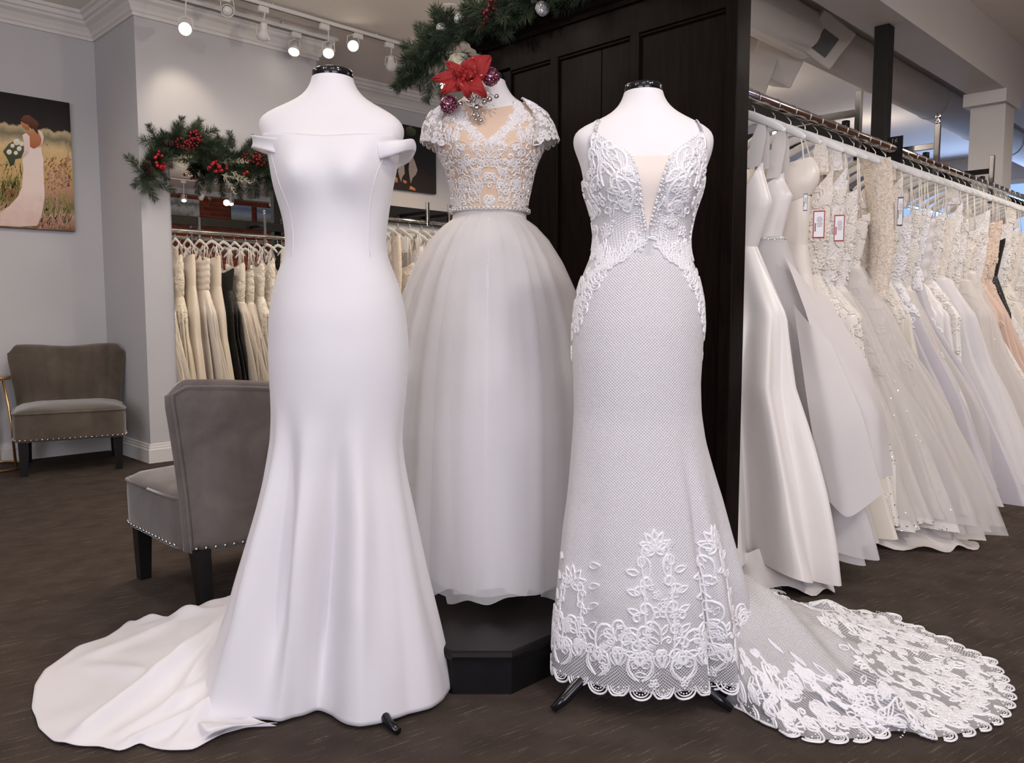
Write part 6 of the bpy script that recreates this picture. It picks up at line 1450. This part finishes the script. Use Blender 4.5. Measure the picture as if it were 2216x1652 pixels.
WIRE_BALL = WB.mesh('silver_ball', 'glitter_silver')
for x, y in ((997, 43), (958, 62), (1174, 18), (1158, -8)): link('silver_ball', WIRE_BALL, gb_, at_local(gb_, onu(x, y, PUO - .07)))
r1 = random.Random(4)
for cx_, cy_, n_, rx, ry in ((1066, 12, 12, 12, 14), (1030, 50, 22, 20, 12), (1056, 28, 10, 10, 10)):
    for _ in range(n_): link('berry', BERRY_S, gb_, at_local(gb_, onu(cx_ + r1.uniform(-rx, rx), cy_ + r1.uniform(-ry, ry), PUO - r1.uniform(.06, .11))))
# pale leaf under the garland end
lf = []
for a in np.linspace(0, 2 * np.pi, 18, endpoint=False): lf.append(onu(993 + 24 * math.cos(a) * (1 + .1 * math.sin(5 * a)), 130 + 16 * math.sin(a), PUO - .05 + .02 * math.cos(2 * a)))
V = np.array([tuple(at_local(gb_, p)) for p in lf] + [tuple(at_local(gb_, onu(993, 130, PUO - .07)))]); n = 18
link('pale_leaf', new_mesh('pale_leaf', V, [np.array([[i, (i + 1) % n, n] for i in range(n)])], 'needle_frost'), gb_)

# poinsettia pinned at the neck of the middle form
PY = Y2 - .115
c0 = ony(1007, 172, PY); poi = thing('poinsettia_pick', 'large red poinsettia with glitter balls and silver berries on the form', 'flower', c0)
def petal(tip, width, base=(1007, 172), bulge=.02, lift=.0, tipy=-.01, curl=0.0, sh=.45):
    b = np.array(ony(*base, PY)); t_ = np.array(ony(*tip, PY + tipy)); d = t_ - b; L = np.linalg.norm(d); d /= L
    sd = np.cross(d, np.array([0, -1.0, 0])); sd /= np.linalg.norm(sd)
    nr, nc = 14, 11; P = np.zeros((nr, nc, 3))
    for i, s_ in enumerate(np.linspace(0, 1, nr)):
        w = width * (math.sin(math.pi * min(1, s_ ** sh * .985)) ** .75 + .05 * (1 - s_))
        for j, q in enumerate(np.linspace(-1, 1, nc)):
            yy = -bulge * math.sin(math.pi * s_ * .9) + .35 * w * q * q * .6 - .004 * (abs(q) < .05) + curl * s_ * s_ + .0025 * math.sin(q * 9 + s_ * 12)
            P[i, j] = b + d * L * s_ + sd * w * q + np.array([0, yy - lift, 0])
    P -= np.array(c0)
    o = link('petal', Grid(P, False).mesh('petal', 'petal_red'), poi); md = o.modifiers.new('thickness', 'SOLIDIFY'); md.thickness = .0016
petal((936, 172), .026); petal((966, 135), .022, bulge=.015); petal((955, 204), .025); petal((1062, 124), .036, bulge=.02, sh=.62); petal((1026, 131), .026, bulge=.03, lift=.004, sh=.55); petal((1053, 215), .028, bulge=.035, lift=.012); petal((1014, 217), .021, bulge=.03, lift=.010, sh=.6)
petal((985, 150), .016, bulge=.025, lift=.012); petal((1030, 170), .014, bulge=.03, lift=.018); petal((990, 195), .016, bulge=.02, lift=.008)
m = MB(); m.ball((0, -.032, 0), .009, 10, 7); m.ball((.004, -.036, .010), .007, 10, 7); m.ball((-.005, -.034, -.010), .007, 10, 7); m.build('flower_centre', 'petal_red', poi)
PB = MB(); PB.ball((0, 0, 0), .026, 18, 12)
for _ in range(40):
    a = rw.normal(size=3); a /= np.linalg.norm(a); b = np.cross(a, rw.normal(size=3)); b /= np.linalg.norm(b); t0 = rw.uniform(0, 6)
    PB.tube([(a * math.cos(t_) + b * math.sin(t_)) * .0268 for t_ in np.linspace(t0, t0 + .9, 6)], .0010, 4)
PBM = PB.mesh('plum_ball', ['glitter_plum'])
for x, y in ((1062, 166), (971, 225)): link('plum_ball', PBM, poi, ony(x, y, PY + .012) - c0)
SB = MB().ball((0, 0, 0), .0085, 12, 8).mesh('silver_berry', 'silver')
zb9 = lambda x, y: (900 + x / 9.18, 100 + y / 9.18)
root_ = ony(1015, 205, PY + .01)
for x, y, s_ in ((890, 1150, 1), (1210, 1230, 1.35), (1360, 1110, 1), (1460, 1060, 1.1), (1600, 1000, .9), (1150, 1370, .9), (1190, 1470, .75), (1290, 1480, .9), (1235, 1385, .8), (1150, 1075, .9), (1050, 1095, .9), (1290, 1010, 1.0), (1100, 1190, .7), (1220, 1010, .7)):
    p = ony(*zb9(x, y), PY + .004); o = link('silver_berry', SB, poi, p - c0); o.scale = (s_,) * 3
    mid = (p + root_) / 2 + Vector((0, -.008, .012)); MB().tube([root_ - c0, mid - c0, p - c0], .0011, 5).build('silver_twig', 'silver', poi)
for i in range(12):
    a = R_(-150 + i * 22); st_ = ony(1030 + 8 * math.cos(a), 232, PY); e = st_ + Vector((.05 * math.cos(a), -.01, .03 * math.sin(a) - .012)); MB().tube([st_ - c0, (st_ + e) / 2 + Vector((0, 0, .008)) - c0, e - c0], .0008, 4).build('silver_tendril', 'silver', poi)

# ================================================================== turn the whole place so that its walls run along the axes
RZ = Matrix.Rotation(-math.pi / 4, 4, 'Z'); done = set()
def turn(o, rotated):
    own = any(abs(a) > 1e-9 for a in o.rotation_euler) or o.type in ('LIGHT', 'CAMERA', 'FONT')
    o.location = RZ @ Vector(o.location)
    if not o.matrix_parent_inverse.is_identity:
        o.matrix_parent_inverse = Matrix.Translation(RZ @ o.matrix_parent_inverse.translation)
    if own: o.rotation_euler = (RZ.to_3x3() @ o.rotation_euler.to_matrix()).to_euler(); return
    if o.type == 'MESH' and o.data.name not in done: done.add(o.data.name); o.data.transform(RZ)
    for c in o.children: turn(c, False)
bpy.context.view_layer.update()
for o in [o for o in bpy.data.objects if o.parent is None]: turn(o, False)
